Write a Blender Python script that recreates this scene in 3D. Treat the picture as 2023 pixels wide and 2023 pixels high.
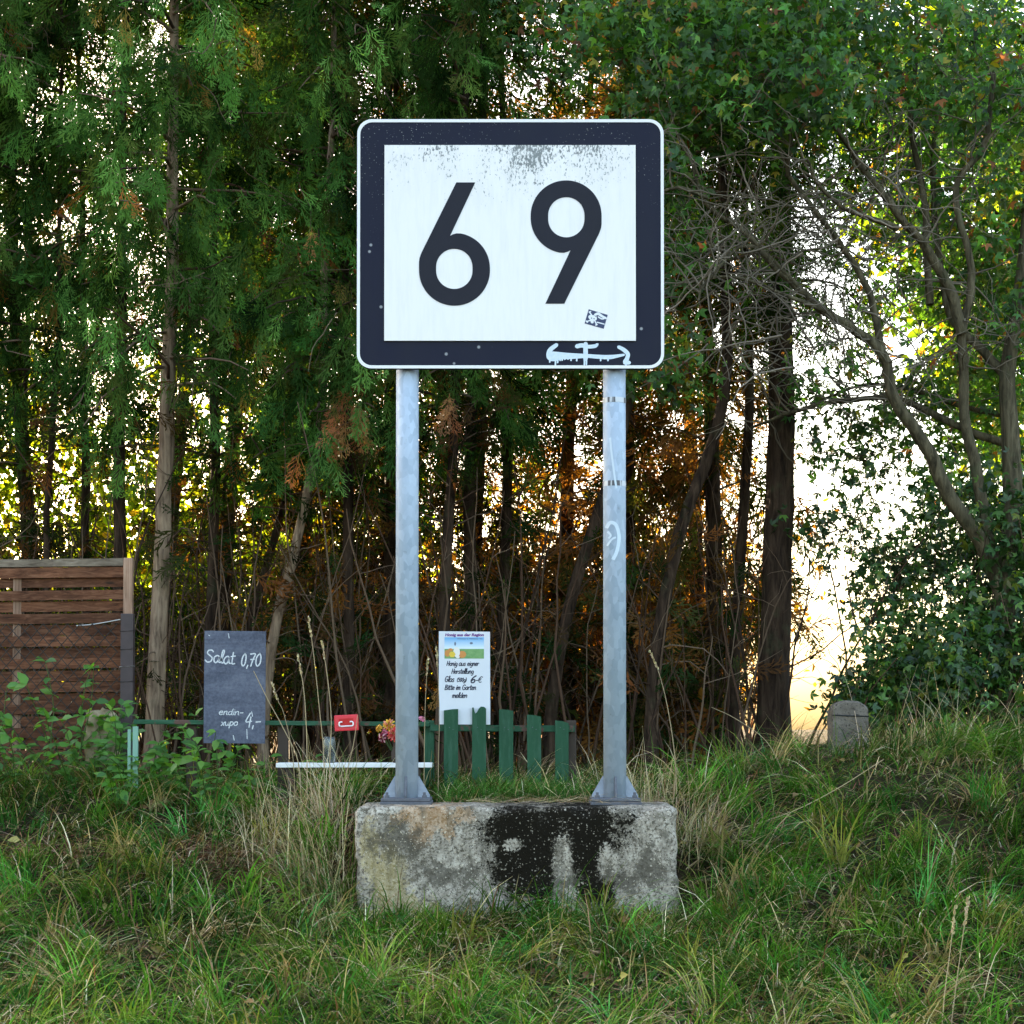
import bpy, bmesh, math, random
import numpy as np
from mathutils import Vector, Matrix, geometry

# ------------------------------------------------------------------ scene, camera, light
for o in list(bpy.data.objects):
    bpy.data.objects.remove(o, do_unlink=True)
SC = bpy.context.scene
COL = SC.collection
R_ = math.radians
W = 2023.0
FPX = 3400.0
PITCH = R_(1.4)
SHIFT = 0.1708
CAMZ = 1.0
cam_d = bpy.data.cameras.new('camera')
cam = bpy.data.objects.new('camera', cam_d)
COL.objects.link(cam)
cam.location = (0, 0, CAMZ)
cam.rotation_euler = (math.pi / 2 + PITCH, 0, 0)
cam_d.sensor_width = 36
cam_d.lens = FPX / W * 36
cam_d.shift_y = SHIFT
cam_d.clip_start = 0.05
cam_d.clip_end = 6000
SC.camera = cam

SUN_EL, SUN_AZ = 14.0, -38.0          # degrees; azimuth measured from +Y towards +X
wd = bpy.data.worlds.new('World')
SC.world = wd
wd.use_nodes = True
nt = wd.node_tree
nt.nodes.clear()
sky = nt.nodes.new('ShaderNodeTexSky')
sky.sky_type = 'NISHITA'
sky.sun_disc = False
sky.sun_elevation = R_(SUN_EL)
sky.sun_rotation = R_(SUN_AZ)
sky.air_density = 1.0
sky.dust_density = 4.5
sky.ozone_density = 0.3
bg = nt.nodes.new('ShaderNodeBackground')
bg.inputs['Strength'].default_value = 0.15
wo = nt.nodes.new('ShaderNodeOutputWorld')
nt.links.new(sky.outputs[0], bg.inputs['Color'])
nt.links.new(bg.outputs[0], wo.inputs['Surface'])

ld = bpy.data.lights.new('sun', 'SUN')
ld.energy = 5.0
ld.angle = R_(0.5)
ld.color = (1.0, 0.78, 0.5)
lo = bpy.data.objects.new('sun', ld)
COL.objects.link(lo)
lo.location = (-30, 40, 20)
sdir = Vector((math.sin(R_(SUN_AZ)) * math.cos(R_(SUN_EL)), math.cos(R_(SUN_AZ)) * math.cos(R_(SUN_EL)), math.sin(R_(SUN_EL))))
lo.rotation_euler = (-sdir).to_track_quat('-Z', 'Y').to_euler()

SC.view_settings.view_transform = 'Standard'
SC.view_settings.look = 'None'
SC.view_settings.exposure = 3.0
SC.view_settings.gamma = 1.0
SC.view_settings.use_curve_mapping = False
try:
    SC.cycles.max_bounces = 3
    SC.cycles.diffuse_bounces = 2
    SC.cycles.transparent_max_bounces = 4
    SC.cycles.caustics_reflective = False
    SC.cycles.caustics_refractive = False
except Exception:
    pass

rng = np.random.default_rng(69)
random.seed(69)

# ------------------------------------------------------------------ helpers
def P(sx, sy, d):
    """photo pixel + distance along +Y -> world point"""
    u = (sx - W / 2) / FPX
    v = (W / 2 + SHIFT * W - sy) / FPX
    c, s = math.cos(PITCH), math.sin(PITCH)
    dy = c - v * s
    t = d / dy
    return Vector((u * t, d, CAMZ + (s + v * c) * t))

def PX(d):
    return d / FPX          # metres per photo pixel at distance d

def sstep(x, a, b):
    t = np.clip((np.asarray(x, dtype=float) - a) / (b - a), 0, 1)
    return t * t * (3 - 2 * t)

PA_Y = [-3000, -30, 3, 6, 7.5, 8.9, 9.05, 9.5, 10.2, 16, 25, 60, 3000]
PA_Z = [-0.9, -0.8, -0.62, -0.33, -0.14, 0.0, 0.10, 0.56, 0.62, 0.62, 0.5, 0.1, -0.2]
PB_Y = [-3000, -30, 3, 6, 7.5, 8.3, 9.2, 9.9, 10.6, 16, 25, 60, 3000]
PB_Z = [-0.9, -0.8, -0.62, -0.33, -0.14, 0.0, 0.30, 0.55, 0.63, 0.62, 0.5, 0.1, -0.2]

def gz(x, y):
    x = np.asarray(x, dtype=float); y = np.asarray(y, dtype=float)
    a = np.interp(y, PA_Y, PA_Z)
    b = np.interp(y, PB_Y, PB_Z)
    k = sstep(np.abs(x), 0.9, 1.35)
    z = a * (1 - k) + b * k
    z = z + 0.22 * sstep(x, 0.95, 2.1) * sstep(y, 8.6, 10.6) * (1 - sstep(y, 16, 40))
    n = 0.03 * np.sin(x * 2.3 + 1.3 * np.sin(y * 1.7)) * np.sin(y * 2.9 + 0.7) + 0.012 * np.sin(x * 7.1 + y * 3.3) * np.sin(y * 6.3 - x * 2.0)
    near = (1 - sstep(np.abs(x), 10, 20)) * (1 - sstep(y, 16, 30))
    return z + n * near * (0.3 + 0.7 * k)

def GZ(x, y):
    return float(gz(x, y))

def props(o, label=None, cat=None, group=None, kind=None):
    if label: o['label'] = label
    if cat: o['category'] = cat
    if group: o['group'] = group
    if kind: o['kind'] = kind
    return o

def thing(name, loc, label, cat, group=None):
    o = bpy.data.objects.new(name, None)
    o.empty_display_size = 0.1
    COL.objects.link(o)
    o.location = loc
    return props(o, label, cat, group)

def link(name, me, parent=None, loc=None):
    o = bpy.data.objects.new(name, me)
    COL.objects.link(o)
    if parent is not None: o.parent = parent
    if loc is not None: o.location = loc
    return o

def qmesh(name, V, F, mat, col=None, smooth=False):
    V = np.ascontiguousarray(V, dtype=np.float32); F = np.ascontiguousarray(F, dtype=np.int32)
    me = bpy.data.meshes.new(name)
    me.vertices.add(len(V)); me.vertices.foreach_set('co', V.ravel())
    k = F.shape[1]
    me.loops.add(F.size); me.loops.foreach_set('vertex_index', F.ravel())
    me.polygons.add(len(F)); me.polygons.foreach_set('loop_start', np.arange(len(F), dtype=np.int32) * k)
    me.update(calc_edges=True)
    if col is not None:
        c = np.ones((len(V), 4), dtype=np.float32); c[:, :3] = col
        me.attributes.new('tint', 'FLOAT_COLOR', 'POINT').data.foreach_set('color', c.ravel())
    if smooth:
        me.polygons.foreach_set('use_smooth', np.ones(len(F), dtype=bool))
    if mat: me.materials.append(mat)
    return me

class Acc:
    def __init__(s): s.V, s.F, s.C, s.n = [], [], [], 0
    def add(s, V, F, C=None):
        V = np.asarray(V, dtype=np.float32).reshape(-1, 3); F = np.asarray(F, dtype=np.int64)
        s.V.append(V); s.F.append(F + s.n); s.n += len(V)
        if C is not None:
            C = np.asarray(C, dtype=np.float32)
            s.C.append(np.broadcast_to(C, (len(V), 3)))
    def build(s, name, mat, parent=None, smooth=False):
        V = np.concatenate(s.V); F = np.concatenate(s.F)
        if parent is not None: V = V - np.array(parent.location, dtype=np.float32)
        C = np.concatenate(s.C) if s.C else None
        return link(name, qmesh(name, V, F, mat, C, smooth), parent)

def tube(pts, rad, sides=5, cap=False):
    p = np.asarray([tuple(q) for q in pts], dtype=float)
    n = len(p)
    rad = np.broadcast_to(np.asarray(rad, dtype=float), (n,))
    t = np.gradient(p, axis=0)
    t /= np.linalg.norm(t, axis=1, keepdims=True) + 1e-9
    ref = np.array([0.0, 1.0, 0.0]) if abs(t[0, 1]) < 0.9 else np.array([1.0, 0, 0])
    a = np.cross(t, ref); a /= np.linalg.norm(a, axis=1, keepdims=True) + 1e-9
    b = np.cross(t, a)
    th = np.arange(sides) * 2 * np.pi / sides
    V = p[:, None, :] + rad[:, None, None] * (np.cos(th)[None, :, None] * a[:, None, :] + np.sin(th)[None, :, None] * b[:, None, :])
    i = np.arange(n - 1)[:, None] * sides; j = np.arange(sides)[None, :]; j2 = (j + 1) % sides
    F = np.stack([i + j, i + j2, i + sides + j2, i + sides + j], axis=-1).reshape(-1, 4)
    V = V.reshape(-1, 3)
    if cap:
        c0, c1 = len(V), len(V) + 1
        V = np.vstack([V, p[0], p[-1]])
        ex = []
        for k in range(0, sides):
            k2 = (k + 1) % sides
            ex.append([k2, k, c0, c0]); ex.append([(n - 1) * sides + k, (n - 1) * sides + k2, c1, c1])
        # degenerate quads are avoided: split the fan into proper quads when sides is even
        if sides % 2 == 0:
            ex = []
            for k in range(0, sides, 2):
                ex.append([(k + 2) % sides, k + 1, k, c0])
                o = (n - 1) * sides
                ex.append([o + k, o + k + 1, o + (k + 2) % sides, c1])
            F = np.vstack([F, np.array(ex)])
    return V, F

def catmull(pts, m=6):
    p = np.asarray([tuple(q) for q in pts], dtype=float)
    if len(p) < 3: return p
    q = np.vstack([2 * p[0] - p[1], p, 2 * p[-1] - p[-2]])
    out = []
    for i in range(1, len(q) - 2):
        for k in range(m):
            t = k / m
            out.append(0.5 * (2 * q[i] + (q[i + 1] - q[i - 1]) * t + (2 * q[i - 1] - 5 * q[i] + 4 * q[i + 1] - q[i + 2]) * t * t + (3 * q[i] - q[i - 1] - 3 * q[i + 1] + q[i + 2]) * t ** 3))
    out.append(p[-1])
    return np.array(out)

def bm_box(bm, c, s, rot=None, bev=0.0, seg=1):
    r = bmesh.ops.create_cube(bm, size=1.0)
    vs = r['verts']
    bmesh.ops.scale(bm, vec=s, verts=vs)
    if bev > 0:
        es = list({e for v in vs for e in v.link_edges})
        rb = bmesh.ops.bevel(bm, geom=es, offset=bev, segments=seg, affect='EDGES', profile=0.6)
        vs = list({v for f in rb['faces'] for v in f.verts} | {v for v in vs if v.is_valid})
    if rot is not None:
        bmesh.ops.rotate(bm, cent=(0, 0, 0), matrix=rot, verts=vs)
    bmesh.ops.translate(bm, vec=c, verts=vs)
    return vs

def bm_obj(name, bm, mat, parent=None, smooth=False):
    """bmesh in world space -> object local to its thing"""
    if parent is not None:
        L = parent.location
        if parent.parent is not None: L = parent.parent.location
        bmesh.ops.translate(bm, vec=-Vector(L), verts=bm.verts)
    me = bpy.data.meshes.new(name)
    bm.to_mesh(me); bm.free()
    if smooth:
        me.polygons.foreach_set('use_smooth', np.ones(len(me.polygons), dtype=bool))
    me.materials.append(mat)
    return link(name, me, parent)

# ------------------------------------------------------------------ materials
class Mt:
    def __init__(s, name, base=(0.5, 0.5, 0.5), rough=0.6, spec=0.4, metal=0.0):
        s.m = bpy.data.materials.new(name); s.m.use_nodes = True
        s.t = s.m.node_tree; s.N = s.t.nodes; s.L = s.t.links
        s.b = s.N['Principled BSDF']; s.out = s.N['Material Output']
        s.b.inputs['Base Color'].default_value = (*base, 1)
        s.b.inputs['Roughness'].default_value = rough
        s.b.inputs['Specular IOR Level'].default_value = spec
        s.b.inputs['Metallic'].default_value = metal
        s._co = None
    def co(s, scale=(1, 1, 1), kind='Object'):
        tc = s.N.new('ShaderNodeTexCoord'); mp = s.N.new('ShaderNodeMapping')
        mp.inputs['Scale'].default_value = scale
        s.L.new(tc.outputs[kind], mp.inputs['Vector'])
        return mp.outputs[0]
    def noise(s, scale, detail=4, rough=0.6, vec=None, dist=0.0):
        n = s.N.new('ShaderNodeTexNoise')
        n.inputs['Scale'].default_value = scale; n.inputs['Detail'].default_value = detail
        n.inputs['Roughness'].default_value = rough; n.inputs['Distortion'].default_value = dist
        s.L.new(vec if vec is not None else s.co(), n.inputs['Vector'])
        return n.outputs['Fac']
    def voro(s, scale, vec=None, out='Distance', feature='F1'):
        n = s.N.new('ShaderNodeTexVoronoi'); n.feature = feature
        n.inputs['Scale'].default_value = scale
        s.L.new(vec if vec is not None else s.co(), n.inputs['Vector'])
        return n.outputs[out]
    def ramp(s, fac, stops, interp='LINEAR'):
        r = s.N.new('ShaderNodeValToRGB'); r.color_ramp.interpolation = interp
        el = r.color_ramp.elements
        while len(el) < len(stops): el.new(0.5)
        for e, (p, c) in zip(el, stops):
            e.position = p; e.color = (*c, 1) if isinstance(c, tuple) else (c, c, c, 1)
        s.L.new(fac, r.inputs[0])
        return r.outputs[0]
    def mix(s, fac, a, b, mode='MIX'):
        n = s.N.new('ShaderNodeMix'); n.data_type = 'RGBA'; n.blend_type = mode
        for sock, v in ((n.inputs[0], fac), (n.inputs[6], a), (n.inputs[7], b)):
            if isinstance(v, (int, float)): sock.default_value = v
            elif isinstance(v, tuple): sock.default_value = (*v, 1)
            else: s.L.new(v, sock)
        return n.outputs[2]
    def math(s, op, a, b=None, clamp=False):
        n = s.N.new('ShaderNodeMath'); n.operation = op; n.use_clamp = clamp
        for i, v in enumerate((a, b)):
            if v is None: continue
            if isinstance(v, (int, float)): n.inputs[i].default_value = v
            else: s.L.new(v, n.inputs[i])
        return n.outputs[0]
    def rng(s, v, a, b, lo=0.0, hi=1.0):
        n = s.N.new('ShaderNodeMapRange'); n.interpolation_type = 'SMOOTHSTEP'
        n.inputs[1].default_value = a; n.inputs[2].default_value = b
        n.inputs[3].default_value = lo; n.inputs[4].default_value = hi
        s.L.new(v, n.inputs[0])
        return n.outputs[0]
    def sep(s, kind='Object'):
        tc = s.N.new('ShaderNodeTexCoord'); x = s.N.new('ShaderNodeSeparateXYZ')
        s.L.new(tc.outputs[kind], x.inputs[0])
        return x.outputs
    def base(s, c): s.L.new(c, s.b.inputs['Base Color'])
    def rough(s, c): s.L.new(c, s.b.inputs['Roughness'])
    def bump(s, h, strength=0.5, dist=0.01):
        n = s.N.new('ShaderNodeBump'); n.inputs['Strength'].default_value = strength
        n.inputs['Distance'].default_value = dist
        s.L.new(h, n.inputs['Height']); s.L.new(n.outputs[0], s.b.inputs['Normal'])

def leaf_mat(name, trans=0.35, rough=0.5, spec=0.25, tcol=(1.6, 1.7, 0.7), plain=False):
    k = Mt(name, rough=rough, spec=spec)
    a = k.N.new('ShaderNodeAttribute'); a.attribute_name = 'tint'
    c = a.outputs['Color']
    if plain:
        k.N.remove(k.b); k.b = k.N.new('ShaderNodeBsdfDiffuse'); k.L.new(c, k.b.inputs['Color'])
    else: k.base(c)
    tr = k.N.new('ShaderNodeBsdfTranslucent')
    k.L.new(k.mix(1.0, c, tcol, 'MULTIPLY'), tr.inputs['Color'])
    mx = k.N.new('ShaderNodeMixShader'); mx.inputs[0].default_value = trans
    k.L.new(k.b.outputs[0], mx.inputs[1]); k.L.new(tr.outputs[0], mx.inputs[2])
    k.L.new(mx.outputs[0], k.out.inputs['Surface'])
    return k.m

M = {}
M['spray'] = leaf_mat('conifer_foliage', 0.28, 0.55, 0.25, (1.7, 1.6, 0.6), True)
M['leaf'] = leaf_mat('broad_leaf', 0.42, 0.42, 0.35, (1.9, 1.8, 0.5))
M['ivy'] = leaf_mat('ivy_leaf', 0.25, 0.35, 0.4, (1.7, 1.7, 0.5))
M['grass'] = leaf_mat('grass_blade', 0.16, 0.5, 0.25, (1.4, 1.5, 0.6), True)
M['petal'] = leaf_mat('petal', 0.2, 0.5, 0.2, (1.2, 1.0, 0.9))
M['glowleaf'] = leaf_mat('thin_backlit_leaf', 0.55, 0.45, 0.3, (2.2, 2.0, 0.45), True)

k = Mt('soil', rough=0.95, spec=0.1)
n1 = k.noise(3.0, 8, 0.7); n2 = k.noise(45, 6, 0.7)
k.base(k.mix(n2, k.ramp(n1, [(0.3, (0.02, 0.014, 0.009)), (0.55, (0.05, 0.03, 0.018)), (0.75, (0.09, 0.05, 0.033))]), (0.03, 0.028, 0.012), 'MIX'))
k.bump(n2, 0.9, 0.03); M['soil'] = k.m

def bark(name, c0, c1, c2):
    k = Mt(name, rough=0.9, spec=0.15)
    v = k.co((14, 14, 2.2)); nz = k.noise(1.6, 8, 0.65, v, 0.6)
    n2 = k.noise(6, 4, 0.6)
    c = k.ramp(nz, [(0.32, c0), (0.5, c1), (0.72, c2)])
    c = k.mix(k.ramp(n2, [(0.55, 0.0), (0.75, 0.5)]), c, (0.07, 0.085, 0.04))
    k.base(c); k.bump(nz, 1.0, 0.02)
    return k.m
M['bark'] = bark('conifer_bark', (0.010, 0.006, 0.004), (0.042, 0.026, 0.016), (0.10, 0.064, 0.04))
M['bark_pale'] = bark('pale_conifer_bark', (0.06, 0.04, 0.026), (0.24, 0.165, 0.105), (0.42, 0.31, 0.2))
M['bark_gray'] = bark('broadleaf_bark', (0.022, 0.019, 0.011), (0.085, 0.07, 0.04), (0.18, 0.15, 0.09))
k = Mt('twig', (0.17, 0.115, 0.075), 0.85, 0.15)
a = k.N.new('ShaderNodeAttribute'); a.attribute_name = 'tint'; k.base(a.outputs['Color']); M['twig'] = k.m

# sign paint
def spk(k, sc, th, s=1.0):
    v = k.voro(sc, k.co((1, 1, s)))
    return k.ramp(v, [(th, 1.0), (th + 0.05, 0.0)])
k = Mt('navy_sign_paint', (0.021, 0.023, 0.042), 0.45, 0.12)
X, Y, Z = k.sep()
nz = k.noise(5, 5, 0.6, k.co((1, 1, 0.4)))
c = k.mix(nz, (0.007, 0.008, 0.018), (0.016, 0.018, 0.036))
top = k.rng(Z, 2.92, 3.42)
pz = k.noise(70, 3, 0.8)
sp = k.math('MULTIPLY', spk(k, 75, 0.16), k.math('MULTIPLY', top, k.ramp(k.noise(4, 3), [(0.45, 0.0), (0.6, 1.0)])))
c = k.mix(k.math('MULTIPLY', sp, k.ramp(pz, [(0.5, 0.0), (0.55, 1.0)])), c, (0.3, 0.3, 0.28))
sc_ = spk(k, 9, 0.045)
c = k.mix(k.math('MULTIPLY', sc_, 0.6), c, (0.5, 0.5, 0.5))
k.base(c); k.rough(k.ramp(nz, [(0.3, 0.35), (0.7, 0.6)])); M['navy'] = k.m
k = Mt('digit_paint', (0.02, 0.02, 0.033), 0.5, 0.2)
k.base(k.mix(k.noise(8, 4), (0.007, 0.007, 0.013), (0.013, 0.013, 0.022))); M['digit'] = k.m
k = Mt('white_rim_paint', (0.82, 0.8, 0.77), 0.45, 0.4); M['rim'] = k.m
k = Mt('white_sign_face', (0.8, 0.8, 0.8), 0.4, 0.4)
X, Y, Z = k.sep()
v = k.co((1, 1, 0.35))
streak = k.noise(26, 5, 0.7, k.co((1, 1, 0.12)))
c = k.mix(k.ramp(streak, [(0.45, 0.0), (0.8, 0.35)]), (0.85, 0.81, 0.77), (0.63, 0.61, 0.58))
# black algae, thickest under the upper edge right of the middle
gx = k.math('MULTIPLY', k.rng(X, -0.35, 0.12), k.rng(X, 0.7, 0.16))
gx = k.math('ADD', k.math('MULTIPLY', gx, 0.5), 0.52, True)
gzz = k.math('POWER', k.rng(Z, 2.85, 3.62), 1.5)
dens = k.math('MAXIMUM', k.math('MULTIPLY', gx, gzz), k.math('MULTIPLY', k.math('POWER', k.rng(Z, 3.3, 3.56), 1.3), k.rng(k.noise(3.5, 3), 0.35, 0.6, 0.45, 0.95)))
fine = k.noise(105, 4, 0.65, k.co((1, 1, 0.5)))
patch = k.noise(9, 6, 0.7, k.co((1, 1, 0.4)))
val = k.math('ADD', k.math('MULTIPLY', dens, 0.34), k.math('MULTIPLY', k.math('SUBTRACT', patch, 0.5), 0.55))
thr = k.math('SUBTRACT', 0.775, val)
msk = k.rng(k.math('SUBTRACT', fine, thr), 0.0, 0.09)
msk = k.math('MULTIPLY', msk, k.rng(dens, 0.05, 0.3))
c = k.mix(k.math('MULTIPLY', msk, 0.85), c, (0.05, 0.065, 0.06))
haze_ = k.math('MULTIPLY', k.math('MULTIPLY', dens, k.ramp(patch, [(0.45, 0.0), (0.7, 1.0)])), 0.3)
c = k.mix(haze_, c, (0.32, 0.35, 0.33))
k.base(c); M['face'] = k.m

k = Mt('galvanised_steel', (0.42, 0.47, 0.52), 0.48, 0.5, 0.0)
cell = k.voro(38, k.co((1, 1, 0.55)), 'Color')
nz = k.noise(9, 5, 0.6, k.co((1, 1, 0.5)))
c = k.mix(nz, (0.27, 0.34, 0.43), (0.5, 0.59, 0.7))
bw = k.N.new('ShaderNodeRGBToBW'); k.L.new(cell, bw.inputs[0])
c = k.mix(0.35, c, k.ramp(bw.outputs[0], [(0.2, (0.26, 0.33, 0.42)), (0.8, (0.56, 0.65, 0.76))]))
c = k.mix(k.ramp(k.noise(30, 5, 0.7), [(0.62, 0.0), (0.75, 0.5)]), c, (0.2, 0.2, 0.2))
k.base(c); k.bump(nz, 0.1, 0.002); M['galv'] = k.m
k = Mt('grey_cast_plate', (0.17, 0.175, 0.19), 0.65, 0.35)
k.base(k.mix(k.noise(30, 5), (0.045, 0.046, 0.055), (0.16, 0.165, 0.185))); M['plate'] = k.m
k = Mt('weathered_zinc', (0.3, 0.34, 0.4), 0.6, 0.35)
k.base(k.mix(k.noise(25, 5), (0.17, 0.19, 0.22), (0.4, 0.45, 0.52))); M['gusset'] = k.m
k = Mt('aged_paint_stroke', (0.62, 0.72, 0.8), 0.5); k.base(k.mix(k.noise(60, 3), (0.45, 0.58, 0.7), (0.8, 0.85, 0.88))); M['spraypaint'] = k.m
k = Mt('rubbed_paint', (0.6, 0.68, 0.74), 0.6); M['rub'] = k.m
k = Mt('silver_tape', (0.55, 0.57, 0.6), 0.4)
k.base(k.ramp(k.noise(40, 2, 0.5, k.co((1, 1, 0.1))), [(0.4, (0.08, 0.08, 0.09)), (0.5, (0.6, 0.62, 0.64))])); M['tape'] = k.m
k = Mt('sticker_blue', (0.03, 0.04, 0.1), 0.5); M['sticker'] = k.m
k = Mt('sticker_white', (0.75, 0.76, 0.78), 0.5); M['stickerw'] = k.m

# concrete with lichen and black moss (local: x along block, z up from its foot)
k = Mt('old_concrete', rough=0.95, spec=0.15)
X, Y, Z = k.sep()
n_big = k.noise(4.5, 8, 0.7); n_mid = k.noise(16, 6, 0.7); n_fine = k.noise(70, 4, 0.7)
c = k.ramp(n_big, [(0.32, (0.13, 0.12, 0.105)), (0.5, (0.26, 0.245, 0.23)), (0.68, (0.4, 0.385, 0.37))])
c = k.mix(0.65, c, k.ramp(n_mid, [(0.36, (0.06, 0.055, 0.045)), (0.48, (0.24, 0.225, 0.205)), (0.64, (0.46, 0.445, 0.425))]))
c = k.mix(k.ramp(n_fine, [(0.5, 0.0), (0.6, 0.9)]), c, (0.055, 0.05, 0.04))
n_edge = k.noise(11, 6, 0.72)
dv = k.N.new('ShaderNodeVectorMath'); dv.operation = 'ADD'
nv_ = k.N.new('ShaderNodeTexNoise'); nv_.inputs['Scale'].default_value = 60; k.L.new(k.co(), nv_.inputs['Vector'])
sv = k.N.new('ShaderNodeVectorMath'); sv.operation = 'SCALE'; sv.inputs['Scale'].default_value = 0.02; k.L.new(nv_.outputs['Color'], sv.inputs[0])
k.L.new(k.co(), dv.inputs[0]); k.L.new(sv.outputs[0], dv.inputs[1])
def pebbles(scale, lo, hi, cut):
    peb = k.voro(scale, dv.outputs[0]); pc = k.voro(scale, dv.outputs[0], 'Color')
    sr = k.N.new('ShaderNodeSeparateColor'); k.L.new(pc, sr.inputs[0])
    size = k.math('MULTIPLY', sr.outputs[1], hi - lo); size = k.math('ADD', size, lo)
    m1 = k.rng(k.math('SUBTRACT', peb, size), 0.06, -0.06)
    return k.math('MULTIPLY', m1, k.rng(sr.outputs[0], cut, cut + 0.02))
pm = k.math('MAXIMUM', pebbles(45, 0.05, 0.34, 0.72), pebbles(95, 0.1, 0.36, 0.62))
def blob(cx, cz, rx, rz, soft=0.45, wob=0.55):
    dx = k.math('DIVIDE', k.math('SUBTRACT', X, cx), rx); dz = k.math('DIVIDE', k.math('SUBTRACT', Z, cz), rz)
    d = k.math('SQRT', k.math('ADD', k.math('MULTIPLY', dx, dx), k.math('MULTIPLY', dz, dz)))
    d = k.math('ADD', d, k.math('MULTIPLY', k.math('SUBTRACT', n_edge, 0.5), wob * 5.5))
    d = k.math('ADD', d, k.math('MULTIPLY', k.math('SUBTRACT', n_fine, 0.5), 2.2))
    return k.rng(d, 1.0 + soft * 0.35, 1.0 - soft * 0.35)
def mx_(*bs):
    r = bs[0]
    for b_ in bs[1:]: r = k.math('MAXIMUM', r, b_)
    return r
# yellow-green lichen, ochre lichen, black moss
yel = mx_(blob(-0.66, 0.20, 0.09, 0.22), blob(-0.58, 0.08, 0.13, 0.09), blob(-0.76, 0.35, 0.05, 0.16))
c = k.mix(k.math('MULTIPLY', yel, 0.42), c, (0.33, 0.27, 0.09))
och = mx_(blob(-0.45, 0.55, 0.2, 0.05), blob(-0.50, 0.47, 0.07, 0.07), blob(-0.36, 0.5, 0.04, 0.07))
c = k.mix(k.math('MULTIPLY', och, 0.42), c, (0.30, 0.15, 0.04))
run = k.noise(7, 5, 0.7, k.co((2.2, 2.2, 0.28)))
c = k.mix(k.math('MULTIPLY', k.ramp(run, [(0.5, 0.0), (0.68, 1.0)]), k.rng(Z, 0.0, 0.5, 0.25, 0.75)), c, (0.075, 0.07, 0.06))
drk = mx_(blob(-0.36, 0.24, 0.18, 0.05, 0.9, 1.2), blob(-0.62, 0.42, 0.12, 0.09, 0.9, 1.2), blob(0.68, 0.27, 0.08, 0.09, 0.6, 0.9), blob(0.4, 0.2, 0.25, 0.06, 0.9, 1.0))
c = k.mix(k.math('MULTIPLY', drk, 0.75), c, (0.05, 0.047, 0.04))
c = k.mix(k.math('MULTIPLY', pm, 0.6), c, (0.5, 0.47, 0.42))
blk = mx_(blob(0.03, 0.45, 0.2, 0.17, .45, .35), blob(0.05, 0.30, 0.19, 0.2, .45, .35), blob(0.30, 0.50, 0.29, 0.12, .45, .35), blob(0.39, 0.37, 0.14, 0.22, .45, .35), blob(0.16, 0.14, 0.09, 0.2, .45, .35), blob(0.4, 0.16, 0.11, 0.1, .6, .6))
hole = mx_(blob(0.24, 0.20, 0.05, 0.25, .45, .3), blob(0.47, 0.30, 0.05, 0.09, .45, .3), blob(-0.02, 0.40, 0.045, 0.03, .4, .3))
blk = k.math('MULTIPLY', blk, k.math('SUBTRACT', 1.0, hole))
spots = k.math('MULTIPLY', pm, 0.8)
c = k.mix(k.math('MULTIPLY', blk, k.math('SUBTRACT', 1.0, k.math('MULTIPLY', spots, 0.75))), c, (0.006, 0.005, 0.003))
c = k.mix(1.0, c, (1.45, 1.33, 1.14), 'MULTIPLY')
k.base(c)
hh = k.math('ADD', k.math('MULTIPLY', n_fine, 0.6), k.math('ADD', k.math('MULTIPLY', n_mid, 0.7), k.math('MULTIPLY', pm, 0.35)))
k.bump(hh, 0.9, 0.012); M['concrete'] = k.m

k = Mt('weathered_granite', rough=0.95, spec=0.15)
nb = k.noise(9, 6, 0.7); nf = k.noise(45, 5, 0.75)
c = k.ramp(nb, [(0.3, (0.09, 0.075, 0.06)), (0.7, (0.23, 0.2, 0.16))])
c = k.mix(k.ramp(nf, [(0.55, 0.0), (0.62, 0.9)]), c, (0.035, 0.03, 0.025))
k.base(c); k.bump(nf, 0.8, 0.01); M['stone'] = k.m
k = Mt('pale_limestone', rough=0.95, spec=0.15)
nb = k.noise(12, 6, 0.7)
k.base(k.ramp(nb, [(0.3, (0.14, 0.105, 0.06)), (0.7, (0.42, 0.34, 0.22))])); k.bump(nb, 0.8, 0.02); M['lime'] = k.m

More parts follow.
